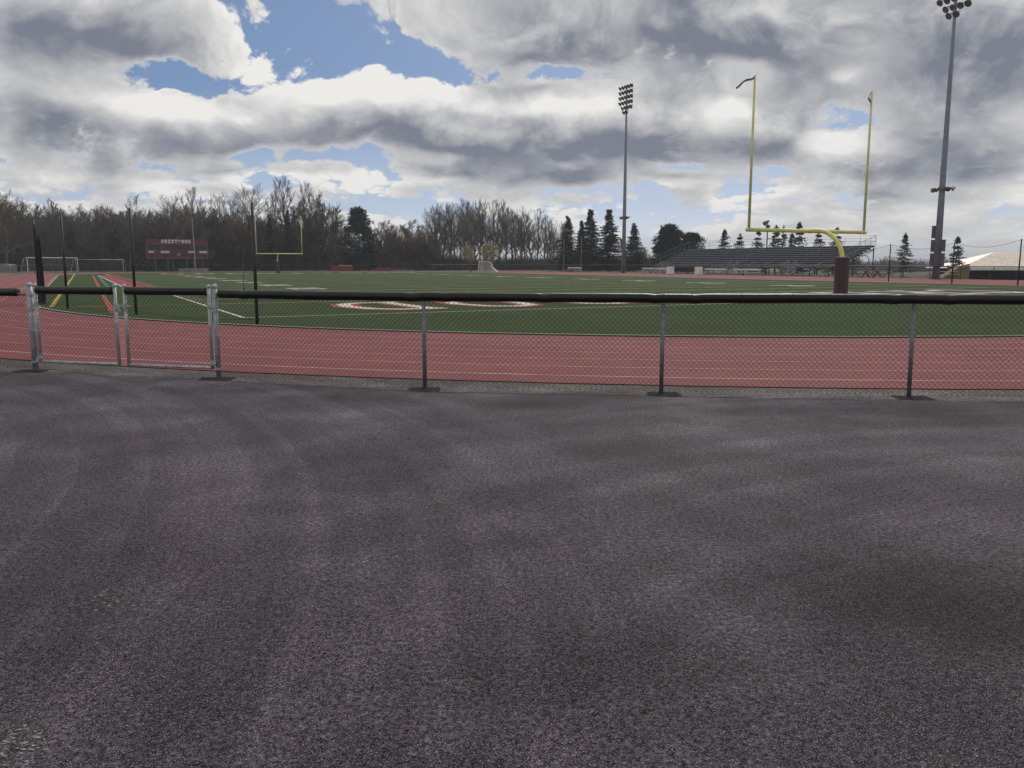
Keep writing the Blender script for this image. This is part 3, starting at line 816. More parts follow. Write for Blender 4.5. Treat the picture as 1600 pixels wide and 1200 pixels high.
# ------------------------------------------------------------------ light poles
def light_pole(l, s, label, boxes):
    b = FP(l, s); r = thing('light_pole', b, label, 'light pole', 'stadium light poles beside the bleachers')
    o = MB(); o.tube([(0, 0, -.3), (0, 0, 9), (0, 0, 20), (0, 0, 29.7)], [.37, .29, .20, .12], 16); o.build('shaft', M['pole'], r, smooth=True)
    rows = [(29.4, 5, 0), (28.6, 5, 0), (27.8, 5, 0), (27.0, 5, 0), (26.2, 4, -.3), (25.5, 2, .1)]
    face = (-dv * .80 - zv * .6).normalized()
    for z, n, off in rows:
        xs_ = [(i - (n - 1) / 2) * .78 + off for i in range(n)]
        a = MB(); a.box(Vector((0, 0, z + .28)) + av * ((xs_[0] + xs_[-1]) / 2), (.07, abs(xs_[-1] - xs_[0]) + .5, .07), (dv, av, zv)); a.box(Vector((0, 0, z + .28)), (.3, .34, .12), (dv, av, zv)); a.build('crossarm', M['galv_dark'], r)
        for i, x in enumerate(xs_):
            c = Vector((0, 0, z)) + av * x - dv * .22
            fc = (face + av * (.25 * (i - (n - 1) / 2) / max(1, n - 1))).normalized()
            m = MB(); m.tube([c + zv * .28 + dv * .16, c - fc * .18], .03, 6); m.tube([c - fc * .34, c - fc * .26, c - fc * .12, c + fc * .02], [.10, .14, .27, .36], 14); fl_ = m.build('floodlight', M['lamp_shell'], r, smooth=True)
            m = MB(); m.tube([c + fc * .015, c + fc * .03], .34, 14); m.build('lens', M['lamp_face'], fl_)
    z = 9.0
    a = MB(); a.box((0, 0, z), (.9, 1.9, .09), (dv, av, zv)); a.tube([(0, 0, z - .2), (0, 0, z + .2)], .36, 12); a.build('crossarm', M['galv_dark'], r)
    for x, k in ((-1.15, 1), (-.62, 1), (.62, -1), (1.0, -1)):
        c = Vector((0, 0, z - .05)) + av * x; fc = (dv * .75 * (1 if abs(x) > .8 else -1) - zv * .5 + av * (.4 if x > 0 else -.4)).normalized()
        m = MB(); m.tube([c - fc * .3, c - fc * .1, c + fc * .12], [.08, .15, .27], 12); fl_ = m.build('floodlight', M['lamp_shell'], r, smooth=True)
        m = MB(); m.tube([c + fc * .115, c + fc * .13], .255, 12); m.build('lens', M['lamp_face'], fl_)
    for (z0, z1, sd) in boxes:
        m = MB(); m.box(Vector((0, 0, (z0 + z1) / 2)) + av * sd * .50, (.42, .36, z1 - z0), (dv, av, zv)); m.box(Vector((0, 0, z1 + .02)) + av * sd * .50, (.46, .40, .04), (dv, av, zv)); m.build('ballast_box', M['box_dark'], r)
    return r


l1, s1_ = to_field(G(1462, 436)); l2, s2_ = to_field(G(974, 426.2))
light_pole(l1, s1_, 'nearer tall stadium light pole right of the goal post, with dark boxes near its foot', [(4.1, 5.3, 1), (2.75, 3.9, 1), (1.3, 2.55, 1), (2.75, 3.9, -1), (1.3, 2.55, -1)])
light_pole(l2, s2_, 'farther tall steel stadium light pole left of the bleachers with its full lamp rack showing', [(3.9, 5.4, 1), (2.2, 3.6, -1)])


# ------------------------------------------------------------------ scoreboard, flagpole
def facing(p):                                # axes of something that looks straight at the camera side
    n = Vector((-p.x, -p.y, 0)).normalized(); return Vector((-n.y, n.x, 0)), n


YS = rowY(278, 143); SB = Vector((X(278, YS), YS, 0)); W = X(327, YS) - X(229, YS)
sb = thing('scoreboard', SB, 'wide maroon scoreboard on dark legs lettered in white, before the left wood', 'scoreboard'); L_ = local(sb)
sx = dv.copy(); sx = (dv + Vector((1, 0, 0)) * .6).normalized(); sn = Vector((sx.y, -sx.x, 0))
Wd = W / sx.x * .875
ztop, zbot = H(374, YS), H(404, YS); hh = ztop - zbot
def sp(u, z, o=0.0): return Vector((0, 0, 0)) + sx * (u * Wd) + zv * z + sn * o
m = MB(); m.box(sp(0, (ztop + zbot) / 2), (Wd, .45, hh), (sx, sn, zv)); bd = m.build('cabinet', M['scoreboard'], sb)
m = MB(); m.box(sp(0, ztop - hh * .235, .26), (Wd, .05, .07), (sx, sn, zv)); m.box(sp(0, zbot + .05, .26), (Wd, .05, .10), (sx, sn, zv)); m.box(sp(0, zbot + hh * .42, .26), (Wd, .04, .05), (sx, sn, zv))
m.box(sp(.493, zbot + hh * .4, .26), (.10, .05, hh * .72), (sx, sn, zv)); m.box(sp(-.493, zbot + hh * .4, .26), (.10, .05, hh * .72), (sx, sn, zv)); m.build('trim', mat('trim_pink', (.20, .09, .11), .5), bd)
for u, zc, w_, h_ in ((-.36, .585, .19, .26), (0, .585, .40, .26), (.375, .585, .17, .26), (-.41, .16, .065, .16), (-.205, .16, .10, .16), (-.058, .19, .035, .12), (.105, .19, .035, .12), (.235, .16, .09, .18), (.43, .16, .05, .18)):
    m = MB(); m.box(sp(u, zbot + hh * zc, .24), (Wd * w_, .06, hh * h_), (sx, sn, zv)); m.build('display', M['panel'], sb)
for u, w_ in ((-.415, .09), (-.195, .14), (.23, .10), (.425, .13)):
    m = MB(); m.box(sp(u, zbot + hh * .34, .24), (Wd * w_, .05, hh * .105), (sx, sn, zv)); m.build('caption_strip', M['off_white'], sb)
m = MB(); m.box(sp(.025, zbot + hh * .22, .24), (Wd * .05, .05, hh * .12), (sx, sn, zv)); m.build('centre_emblem', mat('emblem', (.25, .18, .19), .6), sb)
m = MB(); lw = Wd * .054; letters(m, 'CRESTWOOD', lw * .90, hh * .185, lw, .13, lambda x, y, z: sp(-.25, ztop - hh * .205, .24 + z * 3) + sx * x + zv * y, dz=.0008); m.build('lettering', M['white'], sb)
for u in (-.36, -.08, .14, .40):
    m = MB(); m.box(sp(u, (zbot - .2) / 2, 0), (.2, .25, zbot + .2), (sx, sn, zv)); m.build('leg', M['steel_dark'], sb)
m = MB(); m.box(sp(.555, zbot + hh * .26, 0), (Wd * .10, .4, hh * .30), (sx, sn, zv)); m.box(sp(.55, zbot + hh * .06, 0), (Wd * .08, .3, .12), (sx, sn, zv)); m.box(sp(.5, zbot + hh * .26, -.15), (.5, .1, .1), (sx, sn, zv)); m.build('side_clock', M['panel'], sb)

YF = YS - 3; fp = Vector((X(305, YF), YF, 0)); q = MB(); q.tube([(0, 0, -.2), (-.05, 0, H(342, YF) * .5), (-.15, 0, H(342, YF))], [.045, .04, .03], 10); q.sphere((-.15, 0, H(342, YF) + .08), .1, 8, 5)
o = q.build('flagpole', M['off_white'], loc=fp); tag(o, 'thin white flagpole without a flag in front of the scoreboard', 'flagpole')
q = MB(); q.box((0, 0, .3), (4.6, 2, .66)); o = q.build('concrete_base', M['grey_cover'], loc=Vector((X(302, YF - 2), YF - 2, 0))); tag(o, 'low grey concrete block at the foot of the flagpole', 'block')


# ------------------------------------------------------------------ goals and things round the track
def soccer_goal(p, w, h, depth, ax, label, backward=1.0):
    r = thing('soccer_goal', p, label, 'soccer goal', 'white soccer goals by the track')
    n = Vector((-ax.y, ax.x, 0)) * backward; t = .06
    o = MB(); o.tube([zv * 0 - ax * w / 2, zv * h - ax * w / 2], t, 8); o.build('post', M['white'], r)
    o = MB(); o.tube([zv * 0 + ax * w / 2, zv * h + ax * w / 2], t, 8); o.build('post', M['white'], r)
    o = MB(); o.tube([zv * h - ax * (w / 2 + .07), zv * h + ax * (w / 2 + .07)], t, 8); o.build('crossbar', M['white'], r)
    o = MB()
    for k in (-1, 1):
        e = ax * k * w / 2; o.tube([zv * h + e, zv * (h - .05) + e + n * depth * .45, zv * .05 + e + n * depth], .045, 6); o.tube([zv * .05 + e, zv * .05 + e + n * depth], .045, 6)
    o.tube([zv * .05 - ax * w / 2 + n * depth, zv * .05 + ax * w / 2 + n * depth], .045, 6); o.tube([zv * (h - .05) - ax * w / 2 + n * depth * .45, zv * (h - .05) + ax * w / 2 + n * depth * .45], .04, 6); o.build('rear_frame', M['off_white'], r)
    S = []
    for i in range(int(w / .3)):
        e = ax * (-w / 2 + i * .3); S.append((zv * h + e + n * .05, zv * (h - .05) + e + n * depth * .45)); S.append((zv * (h - .05) + e + n * depth * .45, zv * .05 + e + n * depth))
    for i in range(9):
        tt = i / 8; c = (zv * (h - .05) + n * depth * .45).lerp(zv * .05 + n * depth, tt); S.append((c - ax * w / 2, c + ax * w / 2))
    v, f = segs([s[0] for s in S], [s[1] for s in S], [.006] * len(S), [.006] * len(S), 3); np_mesh('net', v, f, M['net_white'], r)
    return r


def span_goal(pxa, pxb, ybase, ytop, label, skew=0.0, depth=1.8, bw=1.0):
    a, b = G(pxa, ybase), G(pxb, ybase - skew); h = H(ytop, a.y); ax = (b - a); w = ax.length
    return soccer_goal((a + b) / 2, w, h, depth, ax / w, label, bw)


span_goal(44, 122, 425.6, 402.5, 'larger white soccer goal standing on the left straight of the track', .9)
span_goal(119, 193, 424, 405.5, 'smaller white soccer goal on the track left of the scoreboard', .1)
span_goal(681, 720, 421.5, 411, 'distant white soccer goal frame in front of the bare trees at the middle', .05)

pL = G(760, 425.2); lg = thing('lacrosse_goal', pL, 'white netted lacrosse goal standing on the far track', 'lacrosse goal')
ht = H(408, pL.y)
q = MB(); aX = Vector((.25, .97, 0)).normalized(); bX = Vector((1, 0, 0))
for k in (-1, 1): q.tube([aX * k * .9 - bX * 1.2, aX * k * .9 - bX * 1.0 + zv * ht], .07, 8)
q.tube([aX * -.93 - bX * 1.0 + zv * ht, aX * .93 - bX * 1.0 + zv * ht], .07, 8); q.build('frame', M['white'], lg)
S = []
for k in range(40):
    t = k / 39 * 2 - 1
    top = aX * t * .9 - bX * 1.0 + zv * (ht - .02); top2 = aX * t * .8 + bX * .75 + zv * (ht - .1); m1 = aX * t * .8 + bX * 1.0 + zv * (ht * .45); bt = aX * t * .85 + bX * (1.9 + .1 * math.sin(k)) + zv * .02
    for a, b in ((top, top2), (top2, m1), (m1, bt)): S.append((a, b))
for k in range(16):
    t = k / 15; z = ht * (1 - t); xo = .75 + (.25 * min(1, t / .5)) + max(0, t - .5) * 1.9
    S.append((aX * -.85 + bX * xo + zv * z, aX * .85 + bX * xo + zv * z))
    for sd in (-.88, .88): S.append((aX * sd - bX * (1.0 + .2 * t) + zv * z, aX * sd + bX * xo + zv * z))
for k in range(10):
    for sd in (-.88, .88): x = -1 + k * .19; S.append((aX * sd + bX * x + zv * (ht - .03), aX * sd + bX * (x + .12 * k * .5) + zv * .02))
v, f = segs([s[0] for s in S], [s[1] for s in S], [.026] * len(S), [.026] * len(S), 3); np_mesh('net', v, f, M['net_white'], lg)


def rounded_block(name, p, size, m, label, cat, group=None, rz=0.0, lid=None):
    r = thing(name, p, label, cat, group, rz)
    q = MB(); w, d, h = size; n = 10
    prof = [(-w / 2, 0), (-w / 2, h * .75), (-w / 2 * .93, h * .93), (-w * .2, h), (w * .2, h * .985), (w / 2 * .93, h * .92), (w / 2, h * .72), (w / 2, 0)]
    vs = [(x, -d / 2, z) for x, z in prof] + [(x, d / 2, z) for x, z in prof]; k = len(prof)
    q.add(vs, [tuple(range(k))[::-1], tuple(range(k, 2 * k))] + [(i, (i + 1) % k, k + (i + 1) % k, k + i) for i in range(k)]); q.build('cover', m, r)
    s = MB(); s.box((0, 0, h * .35), (w * 1.006, d * 1.01, h * .035)); s.box((0, 0, h * .02), (w * .98, d * .98, .1)); s.build('strap', M['steel_dark'], r)
    if lid: s = MB(); s.box((w * .22, 0, h * 1.02), (w * .4, d * .7, h * .14)); s.box((-w * .1, 0, h * 1.06), (w * .12, d * .5, h * .2)); s.build('load', lid, r)
    return r


p = G(536, 423); rounded_block('landing_mat', p, (X(552, p.y) - X(518, p.y), 2.5, 1.0), M['red_cover'], 'dark red covered mat with white things on top, right of the far goal post', 'mat', 'covered mats beyond the far end', lid=M['off_white'])
p = G(598, 423); rounded_block('landing_mat', p, (3.0, 2.5, .6), M['red_cover'], 'low red covered mat farther right, in front of the reddish trees', 'mat', 'covered mats beyond the far end')
p = G(5, 425.5); rounded_block('storage_bin', p, (3.6, 2.2, 1.45), M['grey_cover'], 'grey covered bin at the left edge beside the track', 'bin')
p = G(30, 422.5); rounded_block('mat_stack', p, (2.4, 2.0, 1.1), mat('brown_mat', (.20, .16, .14), .7), 'pale topped brown stack of mats beside the large soccer goal', 'mat stack', lid=M['off_white'])
# corner stake
c = G(381, 453); q = MB(); q.tube([(0, 0, 0), (0, 0, H(425, c.y))], .018, 6); q.tube([(0, 0, .0), (0, 0, .1)], .05, 8); o = q.build('corner_stake', M['black'], loc=c); tag(o, 'thin black corner stake on the turf between the net pole and the far goal', 'stake')
# slim training goal uprights
for px, yt, txt in ((881, 374, 'left of the two thin yellow uprights in front of the conifers'), (908, 370, 'right of the two thin yellow uprights in front of the conifers')):
    p = Vector((X(px, 160), 160, 0)); q = MB(); q.tube([(0, 0, -.1), (0, 0, H(yt, 160))], .05, 8); q.tube([(0, 0, 0), (0, 0, .5)], .13, 8); o = q.build('practice_upright', mat('dull_yellow', (.26, .22, .11), .6), loc=p); tag(o, txt, 'upright', 'thin yellow uprights')


# ------------------------------------------------------------------ fences round the track (black)
def perimeter(pts, label, z=1.24, step=3.0, rail=.045, dens=.13, wr=.0035):
    r = thing('perimeter_fence', pts[0], label, 'fence', 'black fences round the track'); L_ = local(r)
    rl_ = MB(); rl_.tube([L_(p + zv * z) for p in pts], rail, 8); rl_.build('top_rail', M['black'], r)
    po = MB(); S = []; allp = []
    for a, b in zip(pts[:-1], pts[1:]):
        n = max(1, round((b - a).length / step))
        for i in range(n): allp.append(a.lerp(b, i / n))
        fabric(S, L_(a), L_(b), .05, z, pitch=dens, r=wr)
    for p in allp[:100]:
        q = MB(); q.tube([L_(p + zv * -.1), L_(p + zv * (z - .02))], .035, 6); q.build('post', M['black'], r)
    v, f = segs([s[0] for s in S], [s[1] for s in S], [s[2] for s in S], [s[2] for s in S], 3); np_mesh('wire_mesh', v, f, M['black'], r)


perimeter([FP(47.5, s) for s in (-12, 10, 40, 70, 100, 128)], 'black rail fence between the track and the bleachers on the right', 1.27, 3.2, .055)
perimeter([FP(46.5, 131)] + [FP(43 * math.cos(a), S2 + 43 * math.sin(a)) for a in [R(x) for x in (42, 60, 78, 96, 114, 132, 150)]], 'long black chain link fence behind the far end of the track before the trees', 1.25, 4.0)


# ------------------------------------------------------------------ bleachers
bl_s0, bl_s1, bl_l = 47.0, 83.0, 53.2
B0 = FP(bl_l, (bl_s0 + bl_s1) / 2)
bl = thing('bleachers', B0, 'long grey aluminium bleachers with ten rows and rear guard rail behind the goal post', 'bleachers'); L_ = local(bl)
NR_, RUN, RISE, Z0 = 10, .68, .262, 1.42
BL = bl_s1 - bl_s0
def bp(l, s, z): return dv * l + av * s + zv * z
for i in range(NR_):
    z = Z0 + i * RISE; l = .5 + i * RUN
    q = MB(); q.box(bp(l, 0, z), (.27, BL, .05), (dv, av, zv)); q.build('seat_plank', M['alu'], bl)
    q = MB(); q.box(bp(l - .33, 0, z - .26), (.34, BL, .045), (dv, av, zv)); q.build('foot_plank', M['alu'], bl)
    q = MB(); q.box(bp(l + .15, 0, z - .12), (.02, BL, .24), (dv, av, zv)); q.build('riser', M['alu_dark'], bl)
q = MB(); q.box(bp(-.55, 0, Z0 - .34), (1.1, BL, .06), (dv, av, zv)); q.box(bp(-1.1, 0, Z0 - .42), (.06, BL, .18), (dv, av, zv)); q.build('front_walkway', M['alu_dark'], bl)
n = 13
q = MB()
for k in range(n):
    s = -BL / 2 + .2 + k * (BL - .4) / (n - 1)
    q.box(bp(-.9, s, (Z0 - .4) / 2), (.1, .1, Z0 - .4), (dv, av, zv)); q.box(bp(3.2, s, (Z0 + 4.5 * RISE) / 2 - .15), (.1, .1, Z0 + 4 * RISE - .3), (dv, av, zv)); q.box(bp(6.9, s, (Z0 + 9 * RISE) / 2 - .15), (.1, .1, Z0 + 9 * RISE - .3), (dv, av, zv))
    q.tube([bp(-.9, s, Z0 - .45), bp(7.0, s, Z0 + 9 * RISE - .4)], .07, 6); q.tube([bp(-.9, s, .1), bp(6.9, s, Z0 + 8 * RISE - .3)], .04, 6); q.tube([bp(6.9, s, .1), bp(3.2, s, Z0 + 3 * RISE)], .04, 6)
q.build('under_frame', M['steel_dark'], bl)
zt = Z0 + 9 * RISE
q = MB()
for zz in (.55, .95, 1.25): q.tube([bp(7.0, -BL / 2, zt + zz), bp(7.0, BL / 2, zt + zz)], .018, 6)
for k in range(16): s = -BL / 2 + k * BL / 15; q.tube([bp(7.0, s, zt - .3), bp(7.0, s, zt + 1.25)], .018, 6)
q.build('rear_guard_rail', M['galv_dark'], bl)
for sd in (-1, 1):
    q = MB(); s = sd * BL / 2
    for zz in (.55, 1.25): q.tube([bp(0.2, s, Z0 + zz), bp(5.0, s, Z0 + RISE * 6.6 + zz), bp(7.0, s, zt + zz)], .02, 6)
    for k in range(8): q.tube([bp(.2 + k * .97, s, Z0 + k * 1.4 * RISE - .2), bp(.2 + k * .97, s, Z0 + min(k * 1.4 * RISE, 9 * RISE) + 1.25)], .024, 6)
    S = []
    for k in range(46): l = .2 + k * .148; zb = Z0 + (l - .5) / RUN * RISE; S.append((bp(l, s, zb), bp(l, s, zb + 1.22)))
    v, f = segs([x[0] for x in S], [x[1] for x in S], [.006] * len(S), [.008] * len(S), 3); q.build('side_guard_rail', M['galv_dark'], bl); np_mesh('side_guard_mesh', v, f, M['galv_dark'], bl)
def stairs_at(px):
    k = (px - 800) / F_PX; best = min([i * .05 for i in range(-400, 400)], key=lambda s: abs((lambda w_: w_.x / w_.y - k * 1.0)(B0 + bp(-1.4, s, 0)))); return best
for px in (1035, 1142, 1232):
    s = max(-BL / 2 + 1, min(BL / 2 - 1, stairs_at(px)))
    q = MB()
    for k in range(6): z = (k + 1) / 6 * (Z0 - .34); q.box(bp(-2.4 + k * .24, s, z - .03), (.27, 1.25, .05), (dv, av, zv))
    for e in (-.66, .66): q.add([bp(-2.6, s + e, 0), bp(-2.3, s + e, 0), bp(-1.0, s + e, Z0 - .5), bp(-1.0, s + e, Z0 - .28), bp(-1.2, s + e, Z0 - .28)], [(0, 1, 2, 3, 4)])
    st = q.build('stairs', M['alu'], bl)
    q = MB()
    for e in (-.66, .66): q.tube([bp(-2.5, s + e, .1), bp(-2.5, s + e, 1.0), bp(-1.1, s + e, Z0 + .55), bp(-1.1, s + e, Z0 - .3)], .03, 6); q.tube([bp(-2.5, s + e, .55), bp(-1.1, s + e, Z0 + .15)], .025, 6)
    q.build('handrail', M['galv'], st)
    q = MB()                                   # aisle steps up through the rows
    for i in range(NR_): q.box(bp(.16 + i * RUN, s, Z0 + i * RISE - .10), (.2, 1.15, .04), (dv, av, zv))
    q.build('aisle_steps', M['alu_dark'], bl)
    for i in (1, 4, 7): q = MB(); q.tube([bp(.5 + i * RUN, s, Z0 + i * RISE), bp(.5 + i * RUN, s, Z0 + i * RISE + .85), bp(.5 + (i + 1.6) * RUN, s, Z0 + (i + 1.6) * RISE + .85), bp(.5 + (i + 1.6) * RUN, s, Z0 + (i + 1.6) * RISE)], .025, 6); q.build('aisle_rail', M['galv_dark'], bl)


# ------------------------------------------------------------------ benches and boxes at the track
def bench(l, s, L, label, group):
    r = thing('bench', FP(l, s), label, 'bench', group)
    q = MB(); q.box(zv * .46, (.27, L, .05), (dv, av, zv)); q.build('seat', M['off_white'], r)
    q = MB(); q.box(zv * .80 + dv * .2, (.05, L, .24), (dv, av, zv)); q.build('backrest', M['off_white'], r)
    for k in range(3):
        s_ = (k - 1) * (L / 2 - .3); q = MB(); q.box(av * s_ + zv * .22 - dv * .1, (.06, .06, .44), (dv, av, zv)); q.box(av * s_ + zv * .45 + dv * .2, (.06, .06, .9), (dv, av, zv)); q.box(av * s_ + zv * .40 + dv * .05, (.4, .06, .05), (dv, av, zv)); q.build('leg', M['alu'], r)


def at_l(px, l):                               # place along the line parallel to the field at offset l
    k = (px - 800) / F_PX; b0 = FP(l, 0); s = (b0.x - k * b0.y) / (k * av.y - av.x); return s


for pa, pb, txt in ((1096, 1131, 'white team bench left of the stairs below the bleachers'), (1141, 1183, 'white team bench right of the first stairs below the bleachers'), (1000, 1043, 'pale team bench next to the farther light pole'), (885, 906, 'white bench before the conifers, left of the farther light pole')):
    sa, sb_ = at_l(pa, 45.2), at_l(pb, 45.2); bench(45.2, (sa + sb_) / 2, abs(sa - sb_), txt, 'team benches along the fence')
for px, txt in ((1045, 'white cabinet at the right end of the pale team bench'), (1089, 'white cabinet by itself between the benches under the bleachers')):
    r = thing('equipment_cabinet', FP(45.0, at_l(px, 45.0)), txt, 'cabinet', 'white cabinets below the bleachers', TH)
    q = MB(); q.box((0, 0, .55), (.75, .75, 1.0)); q.box((0, 0, 1.07), (.82, .82, .05)); q.build('body', M['white'], r)
    q = MB(); q.box((0, 0, .03), (.6, .6, .06)); q.build('plinth', M['steel_dark'], r)
    q = MB(); q.box((0, -.385, .55), (.62, .02, .85)); q.build('door', M['white'], r)


def picnic_table(px, Y, label, m='wood', rz=.3, sc_=1.0):
    r = thing('picnic_table', (X(px, Y), Y, 0), label, 'picnic table', 'picnic tables beyond the track', rz); z = ground_z(X(px, Y), Y); r.location.z = z
    q = MB(); q.box((0, 0, .75), (2.2 * sc_, .8, .06)); q.build('tabletop', M[m], r)
    for k in (-1, 1): q = MB(); q.box((0, k * .75, .45), (2.2 * sc_, .28, .05)); q.build('seat', M[m], r)
    for k in (-1, 1):
        q = MB(); q.tube([(k * .8 * sc_, -.7, 0), (k * .8 * sc_, .3, .74)], .05, 6); q.tube([(k * .8 * sc_, .7, 0), (k * .8 * sc_, -.3, .74)], .05, 6); q.tube([(k * .8 * sc_, -.85, .42), (k * .8 * sc_, .85, .42)], .05, 6); q.build('leg_frame', M['wood'], r)


picnic_table(1346, 96, 'tan picnic table right of the goal post pad', 'tan', .4)
picnic_table(1362, 97, 'brown picnic table just left of the net pole, second from the goal post', 'tan', .3)
picnic_table(1381, 95, 'dark picnic table behind the net pole left of the single conifer', 'wood', .5)
picnic_table(1476, 88, 'grey picnic table at the foot of the nearer light pole', 'alu', .2, 1.3)
# leaning tan tarp by the pavilion
r = thing('tarp_roll', (X(1492, 93), 93, ground_z(X(1492, 93), 93)), 'tan covered heap leaning beside the white roofed pavilion', 'tarp')
q = MB(); prof = [(-1.7, 0), (-1.5, .9), (.5, 2.2), (1.3, 2.35), (1.3, 0)]; q.add([(x, -.7, z) for x, z in prof] + [(x, .7, z * .95) for x, z in prof], [(0, 1, 2, 3, 4), (9, 8, 7, 6, 5)] + [(i, (i + 1) % 5, 5 + (i + 1) % 5, 5 + i) for i in range(5)]); q.build('cover', M['tan'], r)
q = MB(); q.tube([(-1.5, -.74, .1), (1.25, -.74, 2.3)], .04, 6); q.tube([(-.2, -.74, 1.6), (.2, -.74, .1)], .04, 6); q.build('rope', M['wood'], r)

# pavilion with white ribbed metal roof
YP = 104
pv = thing('pavilion', (X(1600, YP), YP, 0), 'low open pavilion under a pale ribbed metal roof at the right edge', 'pavilion'); x0 = X(1502, YP) - pv.location.x; x1 = x0 + 24
ze, zr = H(418.5, YP), H(394, YP + 4.5); gz = ground_z(pv.location.x + 2, YP + 3)
hipx = X(1552, YP + 4.5) - pv.location.x
q = MB(); A = [(x0, 0, ze), (x1, 0, ze), (x1, 9, ze), (x0, 9, ze), (hipx, 4.5, zr), (x1 - (hipx - x0), 4.5, zr)]
q.add(A + [(x, y, z - .10) for x, y, z in A[:4]], [(0, 1, 5, 4), (1, 2, 5), (2, 3, 4, 5), (3, 0, 4), (0, 6, 7, 1), (1, 7, 8, 2), (2, 8, 9, 3), (3, 9, 6, 0), (6, 9, 8, 7)])
x = x0 + .2
while x < x1 - .1:                             # standing seams
    t = min(1, (x - x0) / (hipx - x0)); t = min(t, (x1 - x) / (hipx - x0)); q.tube([(x, -.01, ze + .02), (x, 4.5 * t, ze + (zr - ze) * t + .02)], .028, 4); x += .32
q.build('roof', M['roof'], pv)
q = MB(); q.box(((x0 + x1) / 2, -.02, ze - .16), (x1 - x0, .05, .28)); q.build('fascia', M['white'], pv)
q = MB(); q.box(((x0 + x1) / 2 + .5, 7.8, (ze + gz) / 2 - .1), (x1 - x0 - 1.4, .2, ze - gz - .2)); q.build('back_wall', M['wall_dark'], pv)
for k in range(8): q = MB(); q.box((x0 + .6 + k * 3.3, .5, (gz + ze) / 2 - .1), (.18, .18, ze - gz - .1)); q.build('column', M['wall_dark'], pv)


# ------------------------------------------------------------------ small lamps
p = Vector((X(1197, 122), 122, 0)); hp = H(345, 122); lp = thing('lamp_post', p, 'dark floodlight post standing behind the bleachers among the conifers', 'lamp post')
q = MB(); q.tube([(0, 0, -.1), (0, 0, hp - .3)], [.12, .08], 8); q.build('shaft', M['steel_dark'], lp)
q = MB(); q.tube([(-.55, -.2, hp - .45), (-.3, -.1, hp - .25), (.15, 0, hp)], [.34, .26, .12], 10); q.box((.05, 0, hp - .8), (.5, .4, .4)); q.build('floodlight', M['box_dark'], lp)
p = Vector((X(1357, 150), 150, ground_z(X(1357, 150), 150))); hp = H(399, 150) - p.z; lp = thing('street_lamp', p, 'thin curved street lamp in the distance right of the goal post pad', 'street lamp')
q = MB(); q.tube([(0, 0, 0), (0, 0, hp - .6), (-.2, 0, hp - .15), (-.9, 0, hp), (-1.4, 0, hp)], .07, 8); q.build('shaft', M['galv_dark'], lp)
q = MB(); q.box((-1.55, 0, hp - .05), (.7, .25, .14)); q.build('lamp_head', M['galv_dark'], lp)


# ------------------------------------------------------------------ trees
def rot_about(v, axis, a): return Matrix.Rotation(a, 3, axis) @ v


